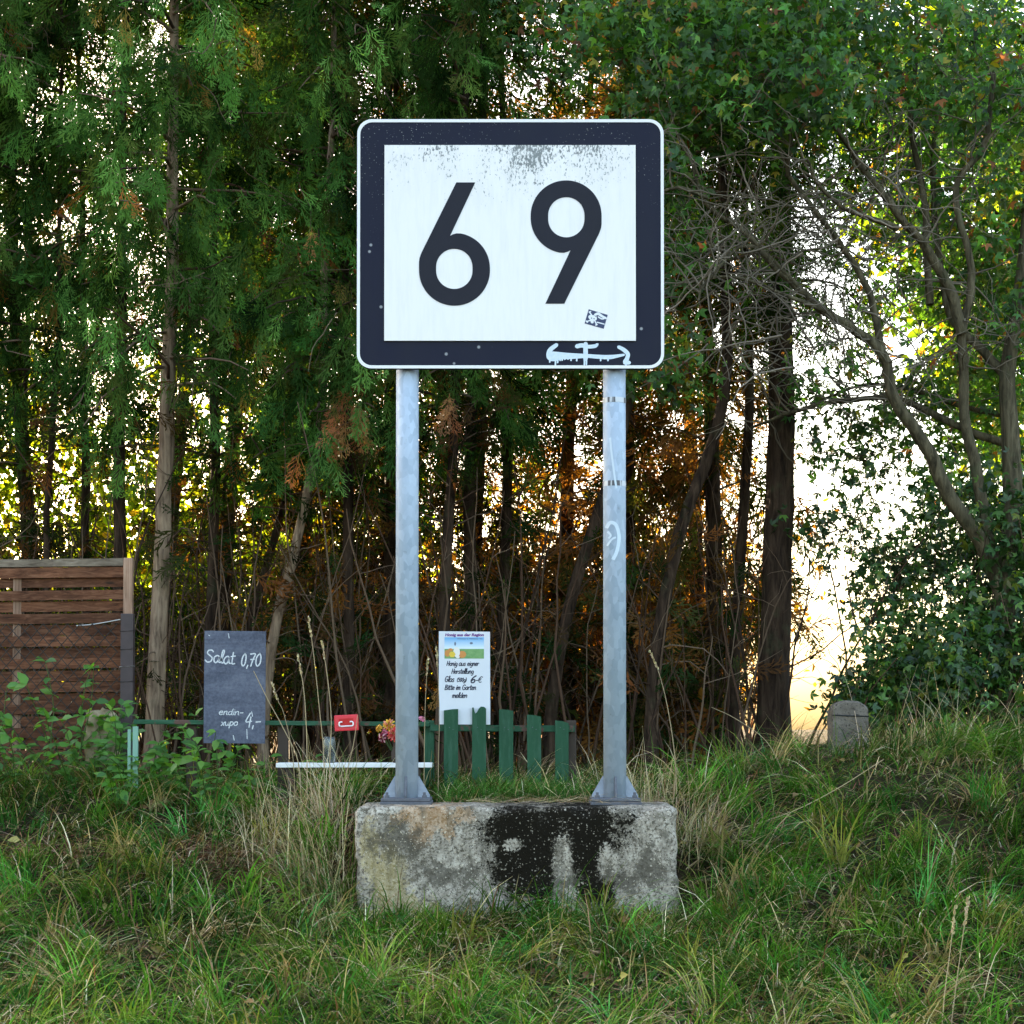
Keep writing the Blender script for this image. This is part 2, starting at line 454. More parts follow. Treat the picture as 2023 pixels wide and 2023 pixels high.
def wood(name, c0, c1, c2, axis='X', moss=None):
    k = Mt(name, rough=0.85, spec=0.2)
    oi = k.N.new('ShaderNodeObjectInfo')
    sc = {'X': (1.2, 30, 30), 'Z': (30, 30, 1.2)}[axis]
    tc = k.N.new('ShaderNodeTexCoord'); ad = k.N.new('ShaderNodeVectorMath'); ad.operation = 'ADD'
    ml = k.N.new('ShaderNodeVectorMath'); ml.operation = 'SCALE'; ml.inputs['Scale'].default_value = 37.0
    cb = k.N.new('ShaderNodeCombineXYZ')
    for i in range(3): k.L.new(oi.outputs['Random'], cb.inputs[i])
    k.L.new(cb.outputs[0], ml.inputs[0]); k.L.new(tc.outputs['Object'], ad.inputs[0]); k.L.new(ml.outputs[0], ad.inputs[1])
    mp = k.N.new('ShaderNodeMapping'); mp.inputs['Scale'].default_value = sc; k.L.new(ad.outputs[0], mp.inputs[0])
    g = k.noise(1.5, 7, 0.65, mp.outputs[0], 1.2)
    big = k.noise(3.0, 4, 0.6, ad.outputs[0])
    c = k.ramp(g, [(0.28, c0), (0.5, c1), (0.75, c2)])
    c = k.mix(1.0, c, k.ramp(big, [(0.3, 0.6), (0.7, 1.3)]), 'MULTIPLY')
    mk = k.N.new('ShaderNodeMapping'); mk.inputs['Scale'].default_value = (2.6, 9, 9) if axis == 'X' else (9, 9, 2.6)
    k.L.new(ad.outputs[0], mk.inputs[0])
    kn = k.voro(1.3, mk.outputs[0])
    c = k.mix(k.ramp(kn, [(0.06, 0.85), (0.16, 0.0)]), c, (0.03, 0.018, 0.012))
    rv = k.N.new('ShaderNodeMapRange'); rv.inputs[3].default_value = 0.75; rv.inputs[4].default_value = 1.25
    k.L.new(oi.outputs['Random'], rv.inputs[0])
    hs = k.N.new('ShaderNodeHueSaturation'); k.L.new(rv.outputs[0], hs.inputs['Value']); k.L.new(c, hs.inputs['Color'])
    k.base(hs.outputs[0]); k.bump(g, 0.5, 0.006)
    return k.m
M['slat'] = wood('weathered_brown_slat', (0.03, 0.012, 0.006), (0.12, 0.048, 0.023), (0.23, 0.112, 0.062))
M['slat_grey'] = wood('greyed_top_rail', (0.10, 0.075, 0.05), (0.22, 0.17, 0.12), (0.34, 0.28, 0.2))
M['batten'] = wood('orange_brown_batten', (0.10, 0.055, 0.035), (0.26, 0.155, 0.10), (0.36, 0.24, 0.17), 'Z')
def green(name, axis, amt):
    k = Mt(name, rough=0.7, spec=0.3)
    nb = k.noise(5, 6, 0.7, k.co((1, 1, 0.5) if axis == 'Z' else (0.5, 1, 1))); nf = k.noise(40, 5, 0.7, k.co((1, 1, 0.15) if axis == 'Z' else (0.15, 1, 1)))
    c = k.mix(nb, (0.008, 0.042, 0.02), (0.022, 0.10, 0.045))
    c = k.mix(k.ramp(nf, [(0.5, 0.0), (0.8, 0.6)]), c, (0.07, 0.15, 0.10))
    c = k.mix(k.ramp(k.noise(9, 6, 0.75), [(amt, 0.0), (amt + 0.04, 1.0)]), c, (0.10, 0.055, 0.04))
    k.base(c); k.bump(nf, 0.4, 0.004); return k.m
M['green'] = green('flaking_green_paint', 'Z', 0.66)
M['greenrail'] = green('flaking_green_rail_paint', 'X', 0.55)
k = Mt('pale_mint_paint', (0.2, 0.36, 0.27), 0.7); M['mint'] = k.m
k = Mt('brown_metal_post', (0.045, 0.03, 0.028), 0.55); k.base(k.mix(k.noise(14, 5), (0.03, 0.022, 0.022), (0.075, 0.05, 0.048))); M['brownpost'] = k.m
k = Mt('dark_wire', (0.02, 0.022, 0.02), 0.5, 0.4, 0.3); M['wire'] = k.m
k = Mt('bright_wire', (0.5, 0.5, 0.48), 0.4, 0.5, 0.6); M['wire2'] = k.m
k = Mt('slate_blackboard', rough=0.8, spec=0.2)
nb = k.noise(3.5, 7, 0.65, k.co((0.6, 1, 3.0)), 0.8); nf = k.noise(60, 4, 0.7)
c = k.ramp(nb, [(0.3, (0.05, 0.055, 0.08)), (0.5, (0.095, 0.105, 0.145)), (0.72, (0.17, 0.18, 0.225))])
c = k.mix(0.25, c, k.ramp(nf, [(0.35, (0.03, 0.033, 0.05)), (0.7, (0.24, 0.25, 0.29))]))
k.base(c); M['slate'] = k.m
k = Mt('chalk', (0.72, 0.73, 0.72), 0.95, 0.1)
k.base(k.mix(k.ramp(k.noise(160, 3, 0.8), [(0.4, 0.0), (0.6, 1.0)]), (0.75, 0.76, 0.75), (0.42, 0.44, 0.48))); M['chalk'] = k.m
k = Mt('white_board', (0.68, 0.7, 0.73), 0.5, 0.35); k.base(k.mix(k.noise(6, 4, 0.6, k.co((1, 1, 0.3))), (0.62, 0.65, 0.7), (0.76, 0.77, 0.79))); M['wboard'] = k.m
k = Mt('marker_ink', (0.02, 0.022, 0.05), 0.5); M['ink'] = k.m
k = Mt('purple_print', (0.16, 0.04, 0.22), 0.5); M['purple'] = k.m
k = Mt('grey_print', (0.15, 0.18, 0.25), 0.5); M['greyprint'] = k.m
k = Mt('printed_picture', rough=0.4)
X, Y, Z = k.sep('Generated')
skyc = k.ramp(Z, [(0.45, (0.75, 0.85, 0.88)), (0.95, (0.16, 0.42, 0.72))])
fld = k.mix(k.noise(38, 3), (0.05, 0.22, 0.05), (0.28, 0.45, 0.18))
k.base(k.mix(k.ramp(Z, [(0.44, 1.0), (0.47, 0.0)]), skyc, fld)); M['picture'] = k.m
for nm, cc in (('honey', (0.75, 0.52, 0.05)), ('amber', (0.62, 0.25, 0.06)), ('cream', (0.8, 0.76, 0.68)), ('brownink', (0.10, 0.05, 0.03))):
    M[nm] = Mt('print_' + nm, cc, 0.5).m
k = Mt('red_box_enamel', (0.72, 0.03, 0.045), 0.35, 0.5); k.base(k.mix(k.noise(12, 4), (0.6, 0.022, 0.035), (0.78, 0.04, 0.06))); M['red'] = k.m
k = Mt('red_box_recess_shade', (0.5, 0.006, 0.008), 0.4, 0.4); M['redd'] = k.m  # darker red puts the recess shade into a flat panel
k = Mt('chrome_handle', (0.85, 0.83, 0.82), 0.3, 0.5, 0.3); M['chrome'] = k.m
k = Mt('white_shelf_paint', (0.8, 0.8, 0.79), 0.5); k.base(k.mix(k.ramp(k.noise(18, 5, 0.7), [(0.6, 0.0), (0.75, 0.6)]), (0.8, 0.8, 0.79), (0.45, 0.43, 0.4))); M['shelf'] = k.m
k = Mt('dark_wood', (0.05, 0.035, 0.025), 0.85); M['dwood'] = k.m
k = Mt('vase_glass', (0.75, 0.85, 0.82), 0.06, 0.5); k.b.inputs['Transmission Weight'].default_value = 0.92; k.b.inputs['IOR'].default_value = 1.45; M['glass'] = k.m

# ------------------------------------------------------------------ ground
def axis_(lo, hi, step, far):
    a = list(np.arange(lo, hi + 1e-6, step)); g = step; v = hi; w = lo
    up, dn = [], []
    while v < far: g *= 1.35; v += g; up.append(v)
    g = step
    while w > -far: g *= 1.35; w -= g; dn.append(w)
    return np.array(dn[::-1] + a + up)
gx_ = axis_(-5, 5, 0.09, 2500); gy_ = axis_(4.5, 15, 0.09, 2500)
XX, YY = np.meshgrid(gx_, gy_)
ZZ = gz(XX, YY)
V = np.stack([XX, YY, ZZ], -1).reshape(-1, 3)
nx, ny = len(gx_), len(gy_)
ii = (np.arange(ny - 1)[:, None] * nx + np.arange(nx - 1)[None, :]).ravel()
F = np.stack([ii, ii + 1, ii + nx + 1, ii + nx], -1)
g_o = link('ground', qmesh('ground', V, F, M['soil'], None, True)); props(g_o, kind='structure')

# ------------------------------------------------------------------ concrete block
BD = 8.95
bl = P(700, 1820, BD); br = P(1341, 1820, BD); tl = P(704, 1594, BD)
bx0, bx1, bzt = bl.x, br.x, tl.z
bcx = (bx0 + bx1) / 2
BT = 0.62
bm = bmesh.new()
nxs, nzs, nys = 60, 26, 22
import mathutils
def blockpt(u, v, w):          # u,v,w in 0..1 (x, depth, z)
    x = bx0 + (bx1 - bx0) * u; y = BD + BT * v; z = -0.25 + (bzt + 0.25) * w
    q = Vector((x, y, z))
    nn = mathutils.noise.noise(q * 5) * 0.007 + mathutils.noise.noise(q * 21) * 0.004
    ex = 0.009 * max(0, 1 - (min(u, 1 - u) * (bx1 - bx0)) / 0.03)
    ez = 0.009 * max(0, 1 - ((1 - w) * (bzt + 0.25)) / 0.03)
    ey = 0.009 * max(0, 1 - (min(v, 1 - v) * BT) / 0.03)
    chip = 0.05 * max(0, mathutils.noise.noise(q * 9 + Vector((5, 0, 0))) - .05) + 0.014 * max(0, mathutils.noise.noise(q * 31))
    if v == 0: q.y += nn * 1.6 + max(ex, ez) + chip * (w > 0.93 or u < .02 or u > .98)
    if v == 1: q.y -= nn + max(ex, ez)
    if w == 1: q.z += nn * 1.8 - max(ex, ey) - chip * (v < 0.1)
    if u == 0: q.x += nn * 2 + max(ez, ey) + chip
    if u == 1: q.x -= nn * 2 + max(ez, ey) + chip
    return q
def gridface(fn, na, nb, flip=False):
    vs = [[bm.verts.new(fn(a / na, b / nb)) for b in range(nb + 1)] for a in range(na + 1)]
    for a in range(na):
        for b in range(nb):
            f = [vs[a][b], vs[a + 1][b], vs[a + 1][b + 1], vs[a][b + 1]]
            bm.faces.new(f[::-1] if flip else f)
gridface(lambda a, b: blockpt(a, 0, b), nxs, nzs)
gridface(lambda a, b: blockpt(a, 1, b), nxs, nzs, True)
gridface(lambda a, b: blockpt(0, a, b), nys, nzs, True)
gridface(lambda a, b: blockpt(1, a, b), nys, nzs)
gridface(lambda a, b: blockpt(a, b, 1), nxs, nys)
bmesh.ops.remove_doubles(bm, verts=bm.verts, dist=0.0005)
blk_o = thing('concrete_block', (bcx, BD, 0), 'grey concrete foundation block with black moss patches carrying the number sign', 'concrete block')
bm_obj('block_body', bm, M['concrete'], blk_o, True)

# ------------------------------------------------------------------ number sign on two posts
SD = 9.2
sroot = thing('number_sign', (P(1009, 1590, SD).x, SD + 0.03, bzt), 'large white sign with dark border reading 69 on two galvanised posts', 'sign')
def rrect(x0, x1, z0, z1, r, seg=8):
    pts = []
    for cx, cz, a0 in ((x1 - r, z1 - r, 0), (x0 + r, z1 - r, 90), (x0 + r, z0 + r, 180), (x1 - r, z0 + r, 270)):
        for i in range(seg + 1):
            a = R_(a0 + 90 * i / seg); pts.append((cx + r * math.cos(a), cz + r * math.sin(a)))
    return pts
def slab(name, outer, holes, y0, y1, mat, parent, bev=0.0):
    """flat plate in the XZ plane between y0 (front) and y1 (back)"""
    bm = bmesh.new()
    loops = [outer] + holes
    tri = geometry.tessellate_polygon([[Vector((x, z, 0)) for x, z in l] for l in loops])
    flat = [p for l in loops for p in l]
    f = [bm.verts.new((x, y0, z)) for x, z in flat]; b = [bm.verts.new((x, y1, z)) for x, z in flat]
    for t in tri:
        try:
            bm.faces.new([f[i] for i in t]); bm.faces.new([b[i] for i in reversed(t)])
        except ValueError: pass
    o = 0
    for l in loops:
        for i in range(len(l)):
            j = (i + 1) % len(l); bm.faces.new([f[o + i], f[o + j], b[o + j], b[o + i]])
        o += len(l)
    bmesh.ops.recalc_face_normals(bm, faces=bm.faces)
    return bm_obj(name, bm, mat, parent)
S1 = PX(SD)
a = P(706, 236, SD); b = P(1312, 728, SD)
sx0, sx1, sz1, sz0 = a.x, b.x, a.z, b.z
YF = SD
slab('back_plate', rrect(sx0 + .001, sx1 - .001, sz0 + .001, sz1 - .001, 28 * S1), [], YF, YF + 0.035, M['navy'], sroot)
slab('rim', rrect(sx0, sx1, sz0, sz1, 29 * S1), [rrect(sx0 + 6 * S1, sx1 - 6 * S1, sz0 + 6 * S1, sz1 - 6 * S1, 24 * S1)], YF - 0.004, YF - 0.0005, M['rim'], sroot)
a = P(760, 288, SD); b = P(1256, 674, SD)
wx0, wx1, wz1, wz0 = a.x, b.x, a.z, b.z
face = slab('number_panel', [(wx0, wz0), (wx1, wz0), (wx1, wz1), (wx0, wz1)], [], YF - 0.012, YF - 0.0005, M['face'], sroot)
# digits: traced outline of the 6 (units: crop pixels), the 9 is the same shape turned round
def cr(px, pz):
    q = P(660 + px / 2.76, 200 + pz / 2.76, SD); return (q.x, q.z)
six = [(667, 447), (770, 447), (633, 738), (648, 730), (668, 724.5)]
for i in range(33):
    an = R_(80 - 80 * i / 32); six.append((657 + 193 * math.cos(an), 915 - 193 * math.sin(an)))
for i in range(49):
    an = R_(-180 * i / 48); six.append((657 + 193 * math.cos(an), 925 - 193 * math.sin(an)))
six += [(464, 880), (467, 858), (477, 830)]
hole = []
for i in range(25):
    an = R_(180 - 180 * i / 24); hole.append((656 + 99 * math.cos(an), 907 - 99 * math.sin(an)))
for i in range(25):
    an = R_(-180 * i / 24); hole.append((656 + 99 * math.cos(an), 928 - 99 * math.sin(an)))
slab('digit', [cr(*p) for p in six], [[cr(*p) for p in hole]], YF - 0.0145, YF - 0.0125, M['digit'], sroot)['label'] = 'dark figure 6'
rot = lambda p: (656.5 + 1265.5 - p[0], 782.5 + 771.5 - p[1])
slab('digit', [cr(*rot(p)) for p in six], [[cr(*rot(p)) for p in hole]], YF - 0.0145, YF - 0.0125, M['digit'], sroot)['label'] = 'dark figure 9'

def ribbon(bm, pts, w, y, smooth=5, tz=0.0006):
    """flat brush stroke in the XZ plane; pts [(x,z)]"""
    q = catmull([(x, z, 0) for x, z in pts], smooth)[:, :2] if len(pts) > 2 else np.array(pts, dtype=float)
    d = np.gradient(q, axis=0); d /= np.linalg.norm(d, axis=1, keepdims=True) + 1e-9
    nrm = np.stack([-d[:, 1], d[:, 0]], -1)
    ws = np.broadcast_to(np.asarray(w, dtype=float), (len(q),)) if np.ndim(w) == 0 else np.interp(np.linspace(0, 1, len(q)), np.linspace(0, 1, len(w)), w)
    L = q + nrm * ws[:, None] / 2; Rr = q - nrm * ws[:, None] / 2
    ends = []
    vl = [bm.verts.new((p[0], y, p[1])) for p in L]; vr = [bm.verts.new((p[0], y, p[1])) for p in Rr]
    for i in range(len(q) - 1):
        bm.faces.new([vl[i], vr[i], vr[i + 1], vl[i + 1]])
    # round ends
    for i, sgn in ((0, -1), (len(q) - 1, 1)):
        c = q[i] + sgn * d[i] * ws[i] * 0.42
        e0, e1 = q[i] + nrm[i] * ws[i] * 0.3 + sgn * d[i] * ws[i] * 0.3, q[i] - nrm[i] * ws[i] * 0.3 + sgn * d[i] * ws[i] * 0.3
        try: bm.faces.new([vl[i], bm.verts.new((e0[0], y, e0[1])), bm.verts.new((c[0], y, c[1])), bm.verts.new((e1[0], y, e1[1])), vr[i]])
        except ValueError: pass

# sprayed anchor on the lower border (crop: origin 1050,590, scale 8.05)
def an_(px, pz):
    q = P(1050 + px / 8.05, 590 + pz / 8.05, SD); return (q.x, q.z)
bm = bmesh.new(); yy = YF - 0.0022; u8 = S1 / 8.05; lay = [0]
def st(pts, w, sm=6):
    lay[0] += 1
    ribbon(bm, [an_(*p) for p in pts], w * u8 if np.ndim(w) == 0 else [i * u8 for i in w], yy - lay[0] * 0.00005, sm)
st([(400, 735), (300, 815), (275, 900), (310, 950), (420, 950)], [62, 75, 80, 90, 80])
st([(290, 870), (420, 890), (640, 905), (860, 910), (1060, 925), (1250, 930), (1470, 895)], [70, 85, 75, 60, 65, 70, 36])
st([(330, 930), (450, 925), (650, 930), (850, 925)], [80, 85, 60, 40])
st([(720, 760), (800, 745), (900, 765), (1010, 755), (1050, 725)], [70, 70, 60, 62, 40])
st([(860, 715), (860, 850), (860, 960)], [70, 75, 72])
st([(1385, 770), (1460, 810), (1530, 880), (1520, 950), (1490, 1010)], [55, 65, 68, 66, 80])
st([(1480, 1020), (1555, 1020)], 62)
for x, z0, z1 in ((290, 960, 1012), (380, 980, 1058), (415, 980, 1020), (455, 950, 985), (487, 950, 982), (528, 950, 968), (580, 950, 965), (628, 950, 986), (718, 950, 990), (840, 960, 1052), (872, 960, 1050), (1098, 950, 990), (1215, 950, 988), (1500, 1020, 1060)):
    st([(x, z0), (x + 2, (z0 + z1) / 2), (x, z1)], 26, 2)
bm_obj('spray_mark', bm, M['spraypaint'], sroot)['label'] = 'pale blue sprayed anchor shape with paint drips'
# skull sticker
yy = YF - 0.0126
q = [an_(*p) for p in ((908, 178), (1210, 268), (1147, 488), (843, 402))]
stk = slab('sticker', q, [], YF - 0.0134, YF - 0.0124, M['sticker'], sroot)
bm = bmesh.new(); yy = YF - 0.0136; lay = [0]
st([(928, 232), (985, 320), (1030, 415)], 20); st([(915, 225), (940, 215)], 22); st([(1020, 430), (1040, 420)], 24)
st([(880, 372), (960, 345), (1030, 300)], 18); st([(868, 365), (890, 385)], 22)
st([(930, 300), (975, 320), (1015, 330)], [70, 105, 60]); st([(955, 350), (965, 385)], 48)
st([(1010, 265), (1060, 250), (1120, 290), (1180, 320)], [40, 44, 40, 36]); st([(1060, 300), (1110, 330), (1150, 330)], 22)
st([(1040, 385), (1100, 400), (1155, 415)], 18, 2)
sk = bm_obj('skull_print', bm, M['stickerw'], stk)
bm = bmesh.new(); yy = YF - 0.0146; lay = [0]
st([(950, 318), (956, 322)], 16, 2); st([(990, 328), (996, 330)], 16, 2)
bm_obj('skull_eyes', bm, M['sticker'], stk)

def cyl(bm, p0, p1, r0, r1=None, seg=24):
    p0, p1 = Vector(p0), Vector(p1); r1 = r0 if r1 is None else r1
    d = p1 - p0
    m = Matrix.Translation((p0 + p1) / 2) @ d.to_track_quat('Z', 'Y').to_matrix().to_4x4()
    return bmesh.ops.create_cone(bm, cap_ends=True, segments=seg, radius1=r0, radius2=r1, depth=d.length, matrix=m)['verts']
PR = 22.5 * PX(SD + 0.1)
PY = SD + 0.035 + PR + 0.004
for cx, lab in ((804, 'left'), (1214.5, 'right')):
    x = P(cx, 1400, PY).x
    bm = bmesh.new()
    cyl(bm, (x, PY, bzt + 0.03), (x, PY, sz1 - 0.12), PR, seg=40)
    for e in bm.edges: e.smooth = True
    po = bm_obj('post', bm, M['galv'], sroot)
    for p_ in po.data.polygons: p_.use_smooth = len(p_.vertices) == 4
    bm = bmesh.new()
    bm_box(bm, (x, PY, bzt + 0.026), (0.262, 0.262, 0.018), bev=0.003)
    bm_obj('base_plate', bm, M['plate'], po)
    bm = bmesh.new()
    bm_box(bm, (x, PY, bzt + 0.007), (0.272, 0.268, 0.018), bev=0.003)
    bm_obj('grout_plate', bm, M['plate'], po)
    for dx, dy in ((1, 0), (-1, 0), (0, -1), (0, 1)):
        bm = bmesh.new()
        z0 = bzt + 0.0355
        prof = [(PR - 0.004, 0), (0.125, 0), (0.125, 0.012), (PR + 0.004, 0.115), (PR - 0.004, 0.115)]
        vs = []
        for s in (-0.005, 0.005):
            vs.append([bm.verts.new((x + dx * r + abs(dy) * s, PY + dy * r + abs(dx) * s, z0 + h)) for r, h in prof])
        bm.faces.new(vs[0]); bm.faces.new(vs[1][::-1])
        for i in range(5): bm.faces.new([vs[0][i], vs[1][i], vs[1][(i + 1) % 5], vs[0][(i + 1) % 5]])
        bmesh.ops.recalc_face_normals(bm, faces=bm.faces)
        bm_obj('gusset', bm, M['gusset'] if dx else M['plate'], po)
    for dx, dy in ((.1, -.1), (-.1, -.1), (.1, .1), (-.1, .1)):
        bm = bmesh.new()
        cyl(bm, (x + dx, PY + dy, bzt + 0.035), (x + dx, PY + dy, bzt + 0.05), 0.015, seg=6)
        cyl(bm, (x + dx, PY + dy, bzt + 0.05), (x + dx, PY + dy, bzt + 0.066), 0.008, seg=10)
        bm_obj('bolt', bm, M['plate'], po)
    if cx > 1000:
        for sy in (793, 957):
            z = P(cx, sy, PY).z
            bm = bmesh.new()
            cyl(bm, (x, PY, z - 0.014), (x, PY, z + 0.014), PR + 0.0012, seg=40)
            bm_obj('tape_band', bm, M['tape'], po)
        # rubbed chalky strokes wrapped on the tube
        def wrap(pts, w):
            bm = bmesh.new()
            q = catmull([(a_, b_, 0) for a_, b_ in pts], 6)
            vl = []
            d = np.gradient(q[:, :2], axis=0); d /= np.linalg.norm(d, axis=1, keepdims=True) + 1e-9
            for (sx, sy, _), (ddx, ddy) in zip(q, d):
                row = []
                for s in (-1, 1):
                    px_, pz_ = sx - ddy * w / 2 * s, sy + ddx * w / 2 * s
                    off = min(max((px_ - cx) / 22.5, -0.97), 0.97)
                    rr = PR + 0.0018
                    row.append(bm.verts.new((x + rr * off, PY - rr * math.sqrt(1 - off * off), P(cx, pz_, PY).z)))
                vl.append(row)
            for i in range(len(vl) - 1): bm.faces.new([vl[i][0], vl[i][1], vl[i + 1][1], vl[i + 1][0]])
            bm_obj('rubbed_mark', bm, M['rub'], po)
        wrap([(1205, 868), (1208, 900), (1213, 940), (1217, 968)], 4)
        wrap([(1198, 1045), (1205, 1035), (1216, 1040), (1222, 1062), (1218, 1090), (1210, 1108)], 7)
        wrap([(1199, 1080), (1208, 1068), (1216, 1064)], 4); wrap([(1200, 1052), (1206, 1060), (1202, 1066)], 4)
# mounting channels behind the plate
for sy in (330, 640):
    z = P(1000, sy, SD).z
    bm = bmesh.new()
    bm_box(bm, ((sx0 + sx1) / 2, YF + 0.0365, z), ((sx1 - sx0) * 0.86, 0.006, 0.05))
    bm_obj('mounting_rail', bm, M['galv'], sroot)
# ------------------------------------------------------------------ green picket fence with rail
FD = 10.1
fr = thing('picket_fence', (P(820, 1500, FD).x, FD, GZ(P(820, 1500, FD).x, FD)), 'low flaking green picket fence behind the concrete block', 'fence')
ry = FD + 0.012
def bar(p0, p1, h, d, mat, name, parent, bev=0.003):
    p0, p1 = Vector(p0), Vector(p1); v = p1 - p0
    bm = bmesh.new()
    rotm = Matrix.Rotation(-math.atan2(v.z, v.x), 3, 'Y')
    n = 10
    bm_box(bm, (0, 0, 0), (v.length, d, h), bev=bev)
    bmesh.ops.rotate(bm, cent=(0, 0, 0), matrix=rotm, verts=bm.verts)
    bmesh.ops.translate(bm, vec=(p0 + p1) / 2, verts=bm.verts)
    return bm_obj(name, bm, mat, parent)
RD = FD + 0.035
bar(P(850, 1438, RD), P(1135, 1440, RD), 0.038, 0.035, M['greenrail'], 'rail', fr)
bar(P(265, 1426, RD), P(849, 1431, RD), 0.027, 0.035, M['greenrail'], 'rail', fr)
pk = [(891, 1402, 28, 0.10), (946.5, 1396, 27.5, 0.5), (1000, 1403, 28, -0.12), (1055, 1414, 28, -0.15), (1110, 1426, 26.5, -0.22)]
for i, (cx, ty, wpx, sl) in enumerate(pk):
    c = P(cx, ty, FD); w = wpx * PX(FD); x = c.x; z1 = c.z; z0 = GZ(x, FD) - 0.12
    if i == 1:
        out = [(-.5, z0), (.5, z0), (.5, z1 - .012), (.36, z1 - .001), (.12, z1), (-.02, z1 - .012), (-.16, z1 - .034), (-.28, z1 - .04), (-.36, z1 - .02), (-.4, z1 - .004), (-.5, z1 - .006)]
        poly = [(x + u * w, z) for u, z in out]
    else:
        poly = [(x - w / 2 + .004 * (i % 2), z0), (x + w / 2, z0), (x + w / 2, z1 + sl * w * .5), (x + w * .1, z1 + .003), (x - w / 2, z1 - sl * w * .5)]
    o = slab('picket', poly, [], FD - 0.006, FD + 0.0165, M['green'], fr)
    for sy in (1437, 1441):
        bm = bmesh.new(); q = P(cx + (-3 if sy == 1437 else 4), sy, FD - 0.006)
        cyl(bm, (q.x, FD - 0.009, q.z), (q.x, FD - 0.003, q.z), 0.003, seg=8)
        bm_obj('nail', bm, M['plate'], o)
for cx, ty, wpx in ((257, 1441, 6), (269, 1435, 10)):
    c = P(cx, ty, FD + 0.02); w = wpx * PX(FD); z0 = GZ(c.x, FD) - .1
    slab('picket', [(c.x - w / 2, z0), (c.x + w / 2, z0), (c.x + w / 2, c.z), (c.x - w / 2, c.z)], [], FD - 0.004, FD + 0.0165, M['mint'], fr)
for cx in (380, 560, 848, 1128):
    c = P(cx, 1430, RD + 0.05); bm = bmesh.new(); z0 = GZ(c.x, RD) - .15
    bm_box(bm, (c.x, RD + 0.045, (z0 + c.z + .02) / 2), (0.06, 0.055, c.z + .02 - z0), bev=0.004)
    bm_obj('fence_post', bm, M['dwood'] if cx != 848 else M['green'], fr)

